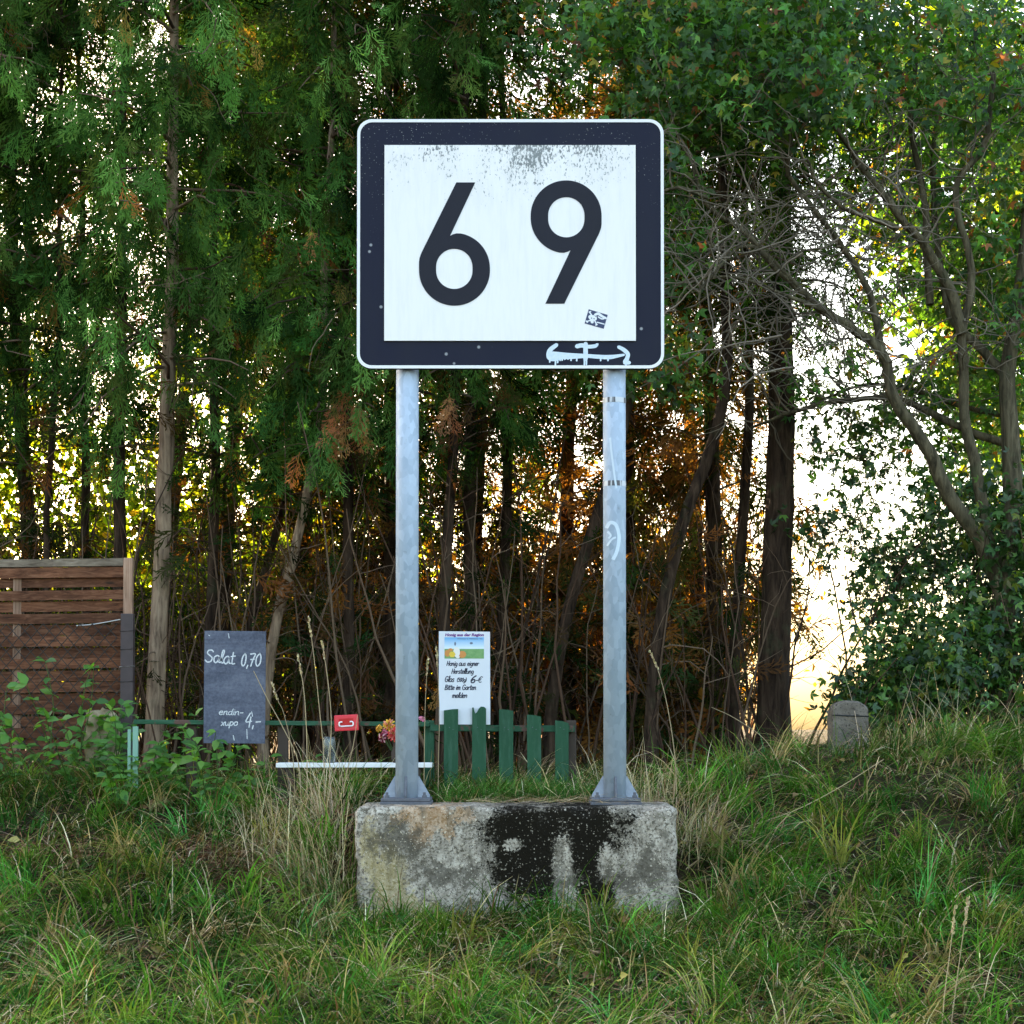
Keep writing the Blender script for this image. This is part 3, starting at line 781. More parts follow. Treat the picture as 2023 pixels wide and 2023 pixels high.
# ------------------------------------------------------------------ lettering (hand-drawn stroke alphabet)
G = {
 'S': (0.6, [[(.55, .85), (.4, 1), (.18, .95), (.12, .72), (.3, .55), (.48, .35), (.4, .05), (.15, 0), (.0, .18)]]),
 'a': (0.5, [[(.42, .5), (.25, .6), (.06, .45), (.05, .15), (.2, 0), (.36, .15), (.43, .5), (.42, .1), (.52, .02)]]),
 'l': (0.26, [[(.03, .1), (.2, .7), (.22, 1.05), (.12, 1.0), (.09, .5), (.12, .05), (.26, .05)]]),
 't': (0.36, [[(.15, .95), (.13, .3), (.17, .02), (.33, .06)], [(.0, .62), (.34, .66)]]),
 'o': (0.46, [[(.25, .58), (.06, .45), (.05, .15), (.2, 0), (.38, .15), (.38, .45), (.25, .58)]]),
 'n': (0.48, [[(.05, .58), (.06, 0)], [(.06, .35), (.2, .57), (.34, .52), (.36, .1), (.45, .02)]]),
 'm': (0.7, [[(.05, .58), (.06, 0)], [(.06, .38), (.18, .57), (.29, .5), (.3, .0)], [(.3, .38), (.43, .57), (.55, .5), (.57, .08), (.66, .02)]]),
 'i': (0.2, [[(.09, .56), (.09, .1), (.17, .02)], [(.11, .78), (.12, .84)]]),
 'g': (0.48, [[(.4, .5), (.25, .58), (.06, .42), (.08, .12), (.24, .03), (.38, .2), (.41, .55), (.38, -.2), (.2, -.38), (.03, -.25)]]),
 'u': (0.5, [[(.05, .57), (.06, .15), (.2, 0), (.36, .15), (.4, .57), (.4, .1), (.5, .02)]]),
 's': (0.4, [[(.34, .5), (.2, .58), (.07, .46), (.2, .3), (.33, .15), (.2, 0), (.03, .08)]]),
 'e': (0.44, [[(.06, .28), (.34, .36), (.32, .54), (.18, .58), (.05, .4), (.06, .12), (.2, 0), (.4, .1)]]),
 'r': (0.36, [[(.06, .57), (.07, 0)], [(.07, .35), (.18, .55), (.34, .52)]]),
 'd': (0.5, [[(.4, .45), (.25, .57), (.06, .42), (.06, .14), (.2, 0), (.38, .15)], [(.42, 1.0), (.4, .4), (.42, .05), (.5, .02)]]),
 'p': (0.48, [[(.07, .57), (.06, -.4)], [(.07, .4), (.22, .57), (.39, .4), (.36, .1), (.2, 0), (.07, .12)]]),
 'v': (0.42, [[(.04, .57), (.18, .02), (.36, .57)]]),
 'x': (0.42, [[(.04, .55), (.36, .03)], [(.36, .55), (.04, .0)]]),
 'H': (0.62, [[(.12, 1), (.06, 0)], [(.5, 1), (.46, 0)], [(.06, .5), (.5, .53)]]),
 'G': (0.66, [[(.55, .85), (.38, 1), (.14, .85), (.05, .45), (.15, .08), (.38, 0), (.54, .2), (.55, .45), (.34, .45)]]),
 'B': (0.58, [[(.1, 1), (.07, 0)], [(.1, .98), (.38, .95), (.42, .7), (.12, .54), (.45, .45), (.46, .1), (.07, 0)]]),
 '0': (0.46, [[(.24, 1), (.07, .7), (.06, .25), (.2, 0), (.36, .25), (.37, .75), (.24, 1)]]),
 '5': (0.48, [[(.42, .98), (.12, .96), (.1, .6), (.3, .62), (.42, .35), (.3, .04), (.05, .08)]]),
 '6': (0.52, [[(.4, 1), (.18, .75), (.06, .35), (.15, .03), (.36, .05), (.42, .32), (.28, .48), (.08, .3)]]),
 '7': (0.5, [[(.03, .95), (.42, .97), (.28, .5), (.18, 0)], [(.12, .5), (.4, .53)]]),
 '4': (0.5, [[(.25, 1), (.03, .35), (.45, .38)], [(.34, .7), (.3, -.05)]]),
 '-': (0.4, [[(.06, .33), (.34, .36)]]),
 ',': (0.18, [[(.1, .08), (.05, -.18)]]),
 '€': (0.56, [[(.5, .88), (.34, 1), (.13, .75), (.1, .3), (.28, 0), (.48, .1)], [(.0, .6), (.38, .62)], [(.0, .4), (.34, .42)]]),
 '(': (0.26, [[(.2, 1.05), (.06, .6), (.06, .3), (.2, -.1)]]),
 ')': (0.26, [[(.04, 1.05), (.18, .6), (.18, .3), (.04, -.1)]]),
 ' ': (0.34, []),
}
def write(name, text, x0, zb, h, w, y, mat, parent, slant=0.15, width=None, jit=0.02, drop=0.0):
    """handwriting; x0 left, zb baseline, h cap height; width squeezes to fit"""
    tot = sum(G[c][0] for c in text) * h
    kx = 1.0 if width is None else width / tot
    bm = bmesh.new(); x = x0; rr = random.Random(text)
    for n_, c in enumerate(text):
        adv, strokes = G[c]
        for si, s in enumerate(strokes):
            pts = [(x + (px + pz * slant + rr.uniform(-jit, jit)) * h * kx, zb - (x - x0) * drop + (pz + rr.uniform(-jit, jit)) * h) for px, pz in s]
            ribbon(bm, pts, w, y - (n_ % 3) * 0.00012 - si * 0.0004, 5)
        x += adv * h * kx
    return bm_obj(name, bm, mat, parent)

# ------------------------------------------------------------------ chalk board hung on the rail
CD = RD - 0.0175 - 0.012
cb_ = thing('chalk_board', P(464, 1468, CD), 'dark slate chalkboard with chalked salad prices leaning on the fence rail', 'chalkboard')
q0, q1, q2, q3 = [P(x, y, CD - 0.006) for x, y in ((402, 1468), (523, 1469), (525, 1247), (404, 1246))]
slab('board', [(q.x, q.z) for q in (q0, q1, q2, q3)], [], CD - 0.006, CD + 0.0125, M['slate'], cb_)
def cp(x, y): q = P(380 + x / 7.43, 1220 + y / 7.43, CD - 0.006); return (q.x, q.z)
uu = PX(CD); yy_ = CD - 0.0068
def cwrite(text, x, y, h, width, w=2.2, **kw):
    a_ = cp(x, y); write('chalk_writing', text, a_[0], a_[1], h / 7.43 * uu, w * uu, yy_, M['chalk'], cb_, width=width / 7.43 * uu, **kw)
cwrite('Salat', 185, 655, 180, 440, 2.6, drop=0.08, slant=0.1)
cwrite('0,70', 705, 712, 185, 300, 2.6, slant=0.12)
cwrite('endin-', 385, 1425, 90, 360, 1.7, drop=0.02)
cwrite('xupo', 415, 1585, 95, 250, 2.0)
cwrite('4,-', 765, 1600, 200, 235, 2.4)
for pts in ([(528, 235), (540, 300)], [(240, 258), (256, 268)], [(870, 1380), (885, 1450)], [(600, 1730), (615, 1800)], [(800, 1640), (805, 1780)]):
    bm = bmesh.new(); ribbon(bm, [cp(*p) for p in pts], 1.6 * uu, yy_, 2)
    bm_obj('chalk_smear', bm, M['chalk'], cb_)

# ------------------------------------------------------------------ honey notice standing on the rail
HD = FD + 0.0165 + 0.005
hs_ = thing('honey_notice', P(917, 1430, HD), 'white honey price notice with picture, standing behind two green pickets', 'notice board')
q = [P(x, y, HD - 0.004) for x, y in ((867, 1431), (968.5, 1431.5), (968, 1248), (867, 1247))]
slab('board', [(p.x, p.z) for p in q], [], HD - 0.004, HD + 0.014, M['wboard'], hs_)
def hp(x, y): q = P(840 + x / 8.78, 1220 + y / 8.78, HD - 0.004); return (q.x, q.z)
hy = HD - 0.0047; hu = PX(HD) / 8.78
pa, pb = hp(335, 712), hp(1020, 342)
slab('picture', [(pa[0], pa[1]), (pb[0], pa[1]), (pb[0], pb[1]), (pa[0], pb[1])], [], hy, hy + 0.0006, M['picture'], hs_)
def disc(name, x, y, rx, rz, mat, lay, sides=14):
    c = hp(x, y)
    slab(name, [(c[0] + rx * hu * math.cos(i * 2 * math.pi / sides), c[1] + rz * hu * math.sin(i * 2 * math.pi / sides)) for i in range(sides)], [], hy - 0.0003 * lay, hy - 0.0003 * lay + 0.0002, mat, hs_)
disc('printed_shape', 590, 640, 110, 68, M['brownink'], 1); disc('printed_shape', 385, 620, 48, 60, M['amber'], 2)
disc('printed_shape', 640, 640, 72, 62, M['amber'], 2); disc('printed_shape', 545, 600, 60, 90, M['cream'], 3)
disc('printed_shape', 470, 640, 58, 56, M['honey'], 4, 6); disc('printed_shape', 440, 560, 40, 28, M['amber'], 3)
disc('printed_shape', 800, 445, 28, 20, M['greyprint'], 2); disc('printed_shape', 565, 685, 34, 24, M['cream'], 4)
disc('printed_shape', 520, 455, 16, 34, M['greyprint'], 3)
def hwrite(text, x, y, h, width, w=1.5, mat='ink', sl=0.2):
    a_ = hp(x, y); write('writing', text, a_[0], a_[1], h * hu, w * PX(HD), hy - 0.0003, M[mat], hs_, width=width * hu, slant=sl)
hwrite('Honig aus eigner', 368, 835, 80, 560, 1.55)
hwrite('Herstellung', 452, 972, 82, 385, 1.55)
hwrite('Glas', 335, 1115, 95, 165, 1.6); hwrite('(500g)', 548, 1112, 66, 165, 1.4)
hwrite('6', 775, 1130, 118, 95, 2.6); hwrite('-€', 865, 1125, 100, 115, 1.6)
hwrite('Bitte im Garten', 335, 1252, 84, 545, 1.6)
hwrite('melden', 465, 1390, 84, 260, 1.6)
# printed headline from the built-in font
def printed(name, text, x, y, h, width, mat, parent, bold=0.0, shear=0.2):
    cu = bpy.data.curves.new(name, 'FONT'); cu.body = text; cu.size = 1.0; cu.shear = shear; cu.offset = bold
    to = bpy.data.objects.new('tmp_text', cu); COL.objects.link(to)
    dg = bpy.context.evaluated_depsgraph_get()
    me = bpy.data.meshes.new_from_object(to.evaluated_get(dg))
    bpy.data.objects.remove(to, do_unlink=True)
    n = len(me.vertices); co = np.empty(n * 3, dtype=np.float32); me.vertices.foreach_get('co', co); co = co.reshape(-1, 3)
    a_ = hp(x, y); sc = h * hu / 0.7; kx = width * hu / (co[:, 0].max() - co[:, 0].min())
    L = parent.location
    out = np.stack([a_[0] + (co[:, 0] - co[:, 0].min()) * kx - L[0], np.full(n, hy - 0.0003 - L[1]), a_[1] + co[:, 1] * sc - L[2]], -1)
    me.vertices.foreach_set('co', out.astype(np.float32).ravel()); me.name = name
    me.materials.clear(); me.materials.append(mat)
    return link(name, me, parent)
printed('headline', 'Honig aus der Region', 345, 322, 46, 675, M['purple'], hs_, 0.05, 0.15)
bm = bmesh.new()
for x0_, x1_ in ((560, 700), (720, 745), (765, 920), (945, 990)):
    ribbon(bm, [hp(x0_, 368), hp(x1_, 372)], 12 * hu, hy - 0.0009, 2)
bm_obj('small_print', bm, M['greyprint'], hs_)

# ------------------------------------------------------------------ red cash box fixed on the rail
XD = RD - 0.0175 - 0.075
bc = P(684, 1444, XD)
cx_ = thing('cash_box', (bc.x, XD, bc.z), 'small red metal cash box with carrying handle mounted on the fence rail', 'cash box')
q = P(684, 1428, XD)
w_, h_ = 46 * PX(XD), 31 * PX(XD)
ROT = Matrix.Rotation(R_(-3), 3, 'Y')
bm = bmesh.new(); bm_box(bm, (0, 0, 0), (w_ * .98, 0.056, h_ * .98), bev=0.005, seg=2)
bmesh.ops.rotate(bm, cent=(0, 0, 0), matrix=ROT, verts=bm.verts); bmesh.ops.translate(bm, vec=(q.x, XD + 0.047, q.z), verts=bm.verts)
bm_obj('body', bm, M['red'], cx_)
bm = bmesh.new(); bm_box(bm, (0, 0, 0), (w_ * 1.02, 0.022, h_ * 1.02), bev=0.006, seg=2)
bmesh.ops.rotate(bm, cent=(0, 0, 0), matrix=ROT, verts=bm.verts); bmesh.ops.translate(bm, vec=(q.x, XD + 0.009, q.z), verts=bm.verts)
lid = bm_obj('lid', bm, M['red'], cx_)
def rp(u, v): t = ROT @ Vector((u * w_, 0, v * h_)); return (q.x + t.x, q.z + t.z)
slab('handle_recess_shade', [rp(-.31, -.17), rp(.31, -.17), rp(.31, .28), rp(-.31, .28)], [], XD - 0.003, XD - 0.0012, M['redd'], lid)
ac = Acc()
hpts = [rp(-.16, .06), rp(-.27, .05), rp(-.3, -.08), rp(-.26, -.2), rp(0, -.21), rp(.26, -.2), rp(.3, -.08), rp(.27, .05), rp(.16, .06)]
V, F = tube(catmull([(a_, XD - 0.008, b_) for a_, b_ in hpts], 5), 0.0042, 8, True)
L0 = np.array(cx_.location); me = qmesh('handle', V - L0, F, M['chrome'], None, True); link('handle', me, lid)

# ------------------------------------------------------------------ white shelf with jar, vase, zinnias
HD2 = 9.86
sa, sb = P(545, 1512, HD2), P(853, 1512, HD2)
sh = thing('shelf_bench', ((sa.x + sb.x) / 2, HD2, GZ((sa.x + sb.x) / 2, HD2)), 'narrow white painted shelf board on low legs in the grass beside the left post', 'shelf')
bm = bmesh.new(); bm_box(bm, ((sa.x + sb.x) / 2, HD2 + 0.1, sa.z), (sb.x - sa.x, 0.2, 9 * PX(HD2)), bev=0.002)
bm_obj('shelf_board', bm, M['shelf'], sh)
stz = sa.z + 4.5 * PX(HD2)
for x in (sa.x + .08, sb.x - .08):
    for y in (HD2 + .03, HD2 + .17):
        z0 = GZ(x, y) - .08; bm = bmesh.new(); bm_box(bm, (x, y, (z0 + sa.z - .0125) / 2), (.03, .03, sa.z - .0125 - z0), bev=.002); bm_obj('leg', bm, M['dwood'], sh)
def lathe(name, prof, x, y, z, mat, parent, seg=20):
    bm = bmesh.new(); rings = []
    for r, h in prof: rings.append([bm.verts.new((x + r * math.cos(i * 2 * math.pi / seg), y + r * math.sin(i * 2 * math.pi / seg), z + h)) for i in range(seg)])
    for a_, b_ in zip(rings, rings[1:]):
        for i in range(seg): bm.faces.new([a_[i], a_[(i + 1) % seg], b_[(i + 1) % seg], b_[i]])
    bm.faces.new(rings[0][::-1]); bm.faces.new(rings[-1])
    return bm_obj(name, bm, mat, parent, True)
jx = P(650, 1500, HD2 + .08).x
jr = thing('glass_jar', (jx, HD2 + .08, stz), 'clear glass jar on the white shelf below the red cash box', 'jar')
lathe('jar_glass', [(.035, 0), (.038, .01), (.038, .12), (.034, .135), (.034, .15), (.031, .15), (.031, .134), (.035, .12), (.035, .014), (.03, .006)], jx, HD2 + .08, stz, M['glass'], jr)
vx = P(786, 1500, HD2 + .1).x
vr = thing('flower_vase', (vx, HD2 + .1, stz), 'small dark vase holding zinnias on the white shelf', 'vase')
lathe('vase_body', [(.028, 0), (.036, .02), (.038, .06), (.026, .1), (.03, .115), (.025, .115), (.02, .1), (.03, .06), (.02, .01)], vx, HD2 + .1, stz, M['dwood'], vr)
def zinnia(sx, sy, rpx, cols, lab, face=(0, -1, 0.35), d=HD2 + .06):
    c = P(sx, sy, d); r = rpx * PX(d)
    root = thing('zinnia', (vx, HD2 + .1, stz + .02), lab, 'flower', 'zinnias in the vase')
    ac = Acc(); fz = Vector(face).normalized(); qt = fz.to_track_quat('Z', 'Y').to_matrix(); qn = np.array(qt)
    rr = random.Random(sx)
    for ring, (n, rad, lift, wd) in enumerate(((13, 1.0, .05, .26), (11, .78, .22, .24), (8, .52, .36, .2), (6, .28, .44, .14))):
        for i in range(n):
            th = i * 2 * math.pi / n + ring * .4 + rr.uniform(-.1, .1); L = rad * rr.uniform(.9, 1.08)
            loc = np.array([[0.05, -.05, .1], [0.05, .05, .1], [L * .62, wd * .6, lift + .06], [L * .62, -wd * .6, lift + .06], [L, wd * .33, lift - .05], [L, -wd * .33, lift - .05]])
            ca, sa_ = math.cos(th), math.sin(th)
            rotz = np.array([[ca, -sa_, 0], [sa_, ca, 0], [0, 0, 1]])
            v = (loc @ rotz.T) * r @ qn.T + np.array(c)
            col = np.array(cols[(i + ring) % len(cols)]) * rr.uniform(.75, 1.2)
            ac.add(v, [[0, 1, 2, 3][::-1], [3, 2, 4, 5]], col)
    for i in range(10):
        th = i * 2.4; rr_ = .03 * i
        loc = np.array([[rr_ * math.cos(th) - .05, rr_ * math.sin(th) - .05, .4], [rr_ * math.cos(th) + .05, rr_ * math.sin(th) - .05, .42], [rr_ * math.cos(th) + .05, rr_ * math.sin(th) + .05, .48], [rr_ * math.cos(th) - .05, rr_ * math.sin(th) + .05, .45]])
        ac.add(loc * r @ qn.T + np.array(c), [[0, 1, 2, 3]], (.35, .2, .03))
    ac.build('flower_head', M['petal'], root)
    ac = Acc(); p0 = Vector((vx, HD2 + .1, stz + .03)); cm = (Vector(c) + p0) / 2 + Vector((0, .015, -.01))
    V, F = tube(catmull([p0, cm, Vector(c) - fz * .002], 5), .0028, 5); ac.add(V, F, (.06, .13, .04)); ac.build('stem', M['leaf'], root)
OR, RDc, PK, MR, YE = (.75, .28, .03), (.7, .05, .05), (.75, .22, .35), (.16, .01, .03), (.75, .5, .06)
zinnia(768, 1432, 13, [OR, YE, (.8, .3, .2)], 'orange and yellow zinnia at the top of the vase bouquet')
zinnia(779, 1450, 16, [RDc, (.75, .15, .1), (.8, .25, .22)], 'coral red zinnia, largest of the vase bouquet', (-.25, -1, .2))
zinnia(756, 1457, 11, [MR, (.25, .02, .05), (.7, .4, .4)], 'dark maroon zinnia with pale petal tips in the vase', (-.4, -1, .1))
zinnia(749, 1439, 8, [YE, OR], 'small yellow zinnia at the side of the vase bouquet', (-.6, -1, .3))
zinnia(834, 1420, 8, [PK, (.75, .3, .45)], 'pale pink zinnia standing tall behind the left post', (.4, -.6, .7))
zinnia(760, 1446, 6, [PK], 'small magenta zinnia tucked between the red and yellow ones', (-.2, -1, .1))

# ------------------------------------------------------------------ wooden lamella fence panel
def ppl(sx, sy, off=0.0):          # panel plane recedes a little to the left
    d = 11.0 + (258 - sx) / 258 * 0.12 + off
    return P(sx, sy, d)
pl = thing('wooden_fence_panel', (ppl(258, 1540).x, 11.0, GZ(ppl(258, 1540).x, 11.0)), 'weathered brown woven slat fence panel behind the chain-link mesh', 'fence panel')
def plank(name, xa, xb, ya, yb, thick, off, mat, parent, drop=0.0, bow=0.0, ends=None):
    bm = bmesh.new(); n = 12; rows = []
    rr = random.Random(ya * 7 + xa)
    j0, j1 = rr.uniform(-1.5, 1.5), rr.uniform(-1.5, 1.5)
    for i in range(n + 1):
        t = i / n; sx = xa + (xb - xa) * t; o = off + bow * math.sin(t * math.pi * 2.2)
        dd = drop * (1 - t) + j0 * (1 - t) + j1 * t
        e = rr.uniform(-.5, .5)
        a_, b_ = ppl(sx, ya + dd + e, o), ppl(sx, yb + dd + e, o)
        rows.append([bm.verts.new(v) for v in (a_, b_, b_ + Vector((0, thick, 0)), a_ + Vector((0, thick, 0)))])
    for r0, r1 in zip(rows, rows[1:]):
        for i in range(4): bm.faces.new([r0[i], r0[(i + 1) % 4], r1[(i + 1) % 4], r1[i]])
    bm.faces.new(rows[0]); bm.faces.new(rows[-1][::-1])
    bmesh.ops.recalc_face_normals(bm, faces=bm.faces)
    return bm_obj(name, bm, mat, parent)
XL = -330
plank('top_rail', XL, 243, 1103, 1118, .045, -.022, M['slat_grey'], pl, 8)
ys = 1119.0; i = 0
while ys < 1540:
    front = i % 2 == 0
    plank('slat', XL, 244, ys, ys + 20.2 + random.uniform(-1.8, 1.2), .009, -.014 if front else .010, M['slat'], pl, 7, 0.004)
    ys += 22.6; i += 1
plank('bottom_rail', XL, 243, 1543, 1558, .045, -.022, M['slat'], pl, 7)
def upright(name, xa, xb, ya, yb, thick, off, mat):
    bm = bmesh.new(); a_, b_ = ppl(xa, ya, off), ppl(xb, yb, off)
    bm_box(bm, ((a_.x + b_.x) / 2, a_.y + thick / 2, (a_.z + b_.z) / 2), (b_.x - a_.x, thick, a_.z - b_.z), bev=.003)
    return bm_obj(name, bm, mat, pl)
upright('stile', 243.5, 258, 1102, 1580, .05, -.026, M['batten'])
for xa in (26, -165):
    upright('batten', xa, xa + 13, 1119, 1556, .012, -.003, M['batten'])
# ------------------------------------------------------------------ chain-link fence
KD = 10.86
cl = thing('chain_link_fence', (P(250, 1500, KD).x, KD, GZ(P(250, 1500, KD).x, KD)), 'dark chain-link wire fence with brown metal post at its end', 'fence')
a_, b_ = P(238, 1212, KD), P(261, 1600, KD)
bm = bmesh.new(); bm_box(bm, ((a_.x + b_.x) / 2, KD + .03, (a_.z + b_.z) / 2), (b_.x - a_.x, .06, a_.z - b_.z), bev=.006, seg=2)
cpst = bm_obj('fence_post', bm, M['brownpost'], cl)
ac = Acc(); z1 = P(0, 1232, KD).z; xr = a_.x + .01; xl = P(-330, 1300, KD).x; z0 = GZ(xr, KD) - .03
dw, dh = .078, .088; hgt = z1 - z0
for s in (1, -1):
    t = xl - hgt / dh * dw
    while t < xr + hgt / dh * dw:
        # line x = t + s*(z-z0)*dw/dh clipped to the mesh rectangle
        pts = []
        for kq in np.linspace(0, 1, 24):
            z = z0 + kq * hgt; x = t + s * (z - z0) * dw / dh
            if xl <= x <= xr: pts.append((x, KD + .012 + .004 * s * math.sin(kq * hgt / dh * math.pi * 2) + .01 * math.sin(x * 3), z))
        if len(pts) > 2:
            V, F = tube(pts, .0026, 4); ac.add(V, F)
        t += dw
ac.build('wire_mesh', M['wire'], cl)
ac = Acc()
V, F = tube(catmull([(P(150, 1236, KD).x, KD + .01, P(0, 1236, KD).z), (P(185, 1234, KD).x, KD + .012, P(0, 1233, KD).z), (P(238, 1225, KD).x, KD - .004, P(0, 1224, KD).z)], 8), .0035, 6); ac.add(V, F)
ac.build('tension_wire', M['wire2'], cl)
for sy in (1247, 1283, 1317, 1347):
    z = P(0, sy, KD).z; ac = Acc()
    V, F = tube([(a_.x - .006, KD + .03, z), (a_.x - .004, KD - .004, z - .002), (b_.x + .004, KD - .004, z + .004), (b_.x + .005, KD + .03, z + .004)], .002, 5); ac.add(V, F)
    o = ac.build('tie_wire', M['wire2'] if sy == 1317 else M['wire'], cl)

# ------------------------------------------------------------------ boundary stone and pale stone
TD = 11.0
x0 = P(1638, 1450, TD).x; x1 = P(1713, 1450, TD).x; zt = P(1675, 1384, TD).z
bsx = (x0 + x1) / 2; gz_ = GZ(bsx, TD)
bs = thing('boundary_stone', (bsx, TD, gz_), 'old grey round-topped boundary stone in the grass on the bank', 'boundary stone')
hw = (x1 - x0) / 2; sp_ = zt - .085
out = [(-hw, gz_ - .2), (hw, gz_ - .2), (hw * .97, sp_)]
for i in range(1, 16):
    an = math.pi * i / 16; out.append((hw * .97 * math.cos(an), sp_ + .085 * math.sin(an) ** .8))
out.append((-hw * .97, sp_))
bm = bmesh.new(); nv = 9; loops = []
for j in range(nv):
    yv = TD - .09 + .18 * j / (nv - 1); ins = .012 if j in (0, nv - 1) else 0
    loops.append([bm.verts.new((bsx + u * (1 - ins * 8 * .5) + .006 * mathutils.noise.noise(Vector((u * 20, yv * 20, v * 20))), yv, v - (ins if v > sp_ else 0) + .004 * mathutils.noise.noise(Vector((u * 30, yv * 9, v * 30 + 4))))) for u, v in out])
for l0, l1 in zip(loops, loops[1:]):
    for i in range(len(out)):
        j = (i + 1) % len(out); bm.faces.new([l0[i], l0[j], l1[j], l1[i]])
bm.faces.new(loops[0][::-1]); bm.faces.new(loops[-1])
bmesh.ops.recalc_face_normals(bm, faces=bm.faces)
bmesh.ops.triangulate(bm, faces=[f for f in bm.faces if len(f.verts) > 4])
bm_obj('stone_body', bm, M['stone'], bs)
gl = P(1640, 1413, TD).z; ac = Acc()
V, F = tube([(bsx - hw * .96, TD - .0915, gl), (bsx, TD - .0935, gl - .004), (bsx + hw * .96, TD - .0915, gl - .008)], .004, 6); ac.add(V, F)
ac.build('groove_shade', M['wire'], bs)  # dark bead drawn for the shade in the carved groove

LD = 10.7
def rock(name, sx0, sx1, sy0, sy1, d, lab):
    a_, b_ = P(sx0, sy0, d), P(sx1, sy1, d); c = (a_ + b_) / 2
    zb = min(b_.z, GZ(c.x, d) - .05)
    bm = bmesh.new(); bmesh.ops.create_icosphere(bm, subdivisions=3, radius=1)
    for v in bm.verts:
        p = v.co.copy(); m_ = max(abs(p.x), abs(p.y), abs(p.z)); p = p.lerp(p / m_, .62)
        nn = 1 + .16 * mathutils.noise.noise(p * 2.3 + Vector((sx0, 0, 0)))
        v.co = Vector((c.x + p.x * nn * (b_.x - a_.x) / 2 / .9, d + p.y * nn * .08, (a_.z + zb) / 2 + p.z * nn * (a_.z - zb) / 2 / .95))
    root = thing(name, (c.x, d, GZ(c.x, d)), lab, 'stone')
    bm_obj('stone_body', bm, M['lime'], root)
rock('limestone_block', 172, 232, 1405, 1570, LD, 'pale limestone block half hidden by weeds at the brown fence post')

# ------------------------------------------------------------------ foliage kit
def norm(a): return a / (np.linalg.norm(a, axis=-1, keepdims=True) + 1e-9)
def frames(axis, roll_ref=None, jitter=0.6):
    """N axis vectors -> N rotation matrices whose columns are axis, side, normal"""
    ax = norm(axis); ref = rng.normal(size=ax.shape) * jitter + np.array([0, -1.0, 0.3])
    side = norm(np.cross(ref, ax)); nr = np.cross(ax, side)
    return np.stack([ax, side, nr], axis=-1)
def place(ac, tmpl, pos, rot, scale, tint, tipgain=0.35):
    tv, tf = tmpl; n = len(pos); m = len(tv)
    V = np.einsum('nij,mj->nmi', rot, tv) * scale[:, None, None] + pos[:, None, :]
    F = (tf[None, :, :] + (np.arange(n) * m)[:, None, None]).reshape(-1, 4)
    g = 1 + tipgain * (np.clip(tv[:, 0], 0, 1) - 0.5)
    C = tint[:, None, :] * g[None, :, None]
    ac.add(V.reshape(-1, 3), F, C.reshape(-1, 3))
def diamond(o, d, L, w, z=0.0, zt=0.0):
    n = np.array([-d[1], d[0]])
    p0 = o; p1 = o + d * L * .45 + n * w / 2; p2 = o + d * L; p3 = o + d * L * .45 - n * w / 2
    return [[*p0, z], [*p1, (z + zt) / 2], [*p2, zt], [*p3, (z + zt) / 2]]
def spray_template(seed, fine=True):
    """plume-like conifer spray: bent axis, acute side shoots, short leaflets"""
    r = random.Random(seed); V = []; F = []
    def add(q):
        b = len(V); V.extend(q); F.append([b, b + 1, b + 2, b + 3])
    bend = r.uniform(-.25, .25)
    ax_ = lambda t: np.array([t, bend * t * t])
    dr = lambda x: -0.25 * x * x
    for i in range(2):
        a_, b_ = i / 2, (i + 1) / 2; p, q = ax_(a_), ax_(b_)
        add([[p[0], p[1] - .012, dr(a_)], [p[0], p[1] + .012, dr(a_)], [q[0], q[1] + .009, dr(b_)], [q[0], q[1] - .009, dr(b_)]])
    ns = 12 if fine else 10
    for i in range(ns):
        s = .04 + .9 * (i + r.uniform(-.35, .35)) / (ns - 1); s = min(max(s, 0.02), .95); sg = 1 if i % 2 else -1
        L = (.50 * (1 - s) ** .6 + .14) * r.uniform(.6, 1.2)
        an = R_(r.uniform(20, 42)) * sg + 2 * bend * s; d = np.array([math.cos(an), math.sin(an)]); o = ax_(s)
        z0 = dr(s); z1 = z0 - .12 * L - r.uniform(-.05, .12)
        add(diamond(o, d, L, .03 if fine else .05, z0, z1))
        if not fine:
            for q in (.35, .7):
                a2 = an + R_(30) * r.choice((-1, 1)); d2 = np.array([math.cos(a2), math.sin(a2)])
                add(diamond(o + d * L * q, d2, .2 * r.uniform(.7, 1.2), .05, z0 + (z1 - z0) * q, z0 + (z1 - z0) * q - .03))
        if fine:
            for q in (.25, .45, .65, .85):
                for s3 in (-1, 1):
                    if r.random() < .5:
                        a2 = an + R_(30) * s3 * r.uniform(.6, 1.4); d2 = np.array([math.cos(a2), math.sin(a2)])
                        add(diamond(o + d * L * q, d2, .17 * r.uniform(.6, 1.25) * (1.15 - .5 * q), .03, z0 + (z1 - z0) * q, z0 + (z1 - z0) * q - r.uniform(-.02, .06)))
    return np.array(V), np.array(F)
SPF = [spray_template(i, True) for i in range(6)]
SPC = [spray_template(10 + i, False) for i in range(3)]
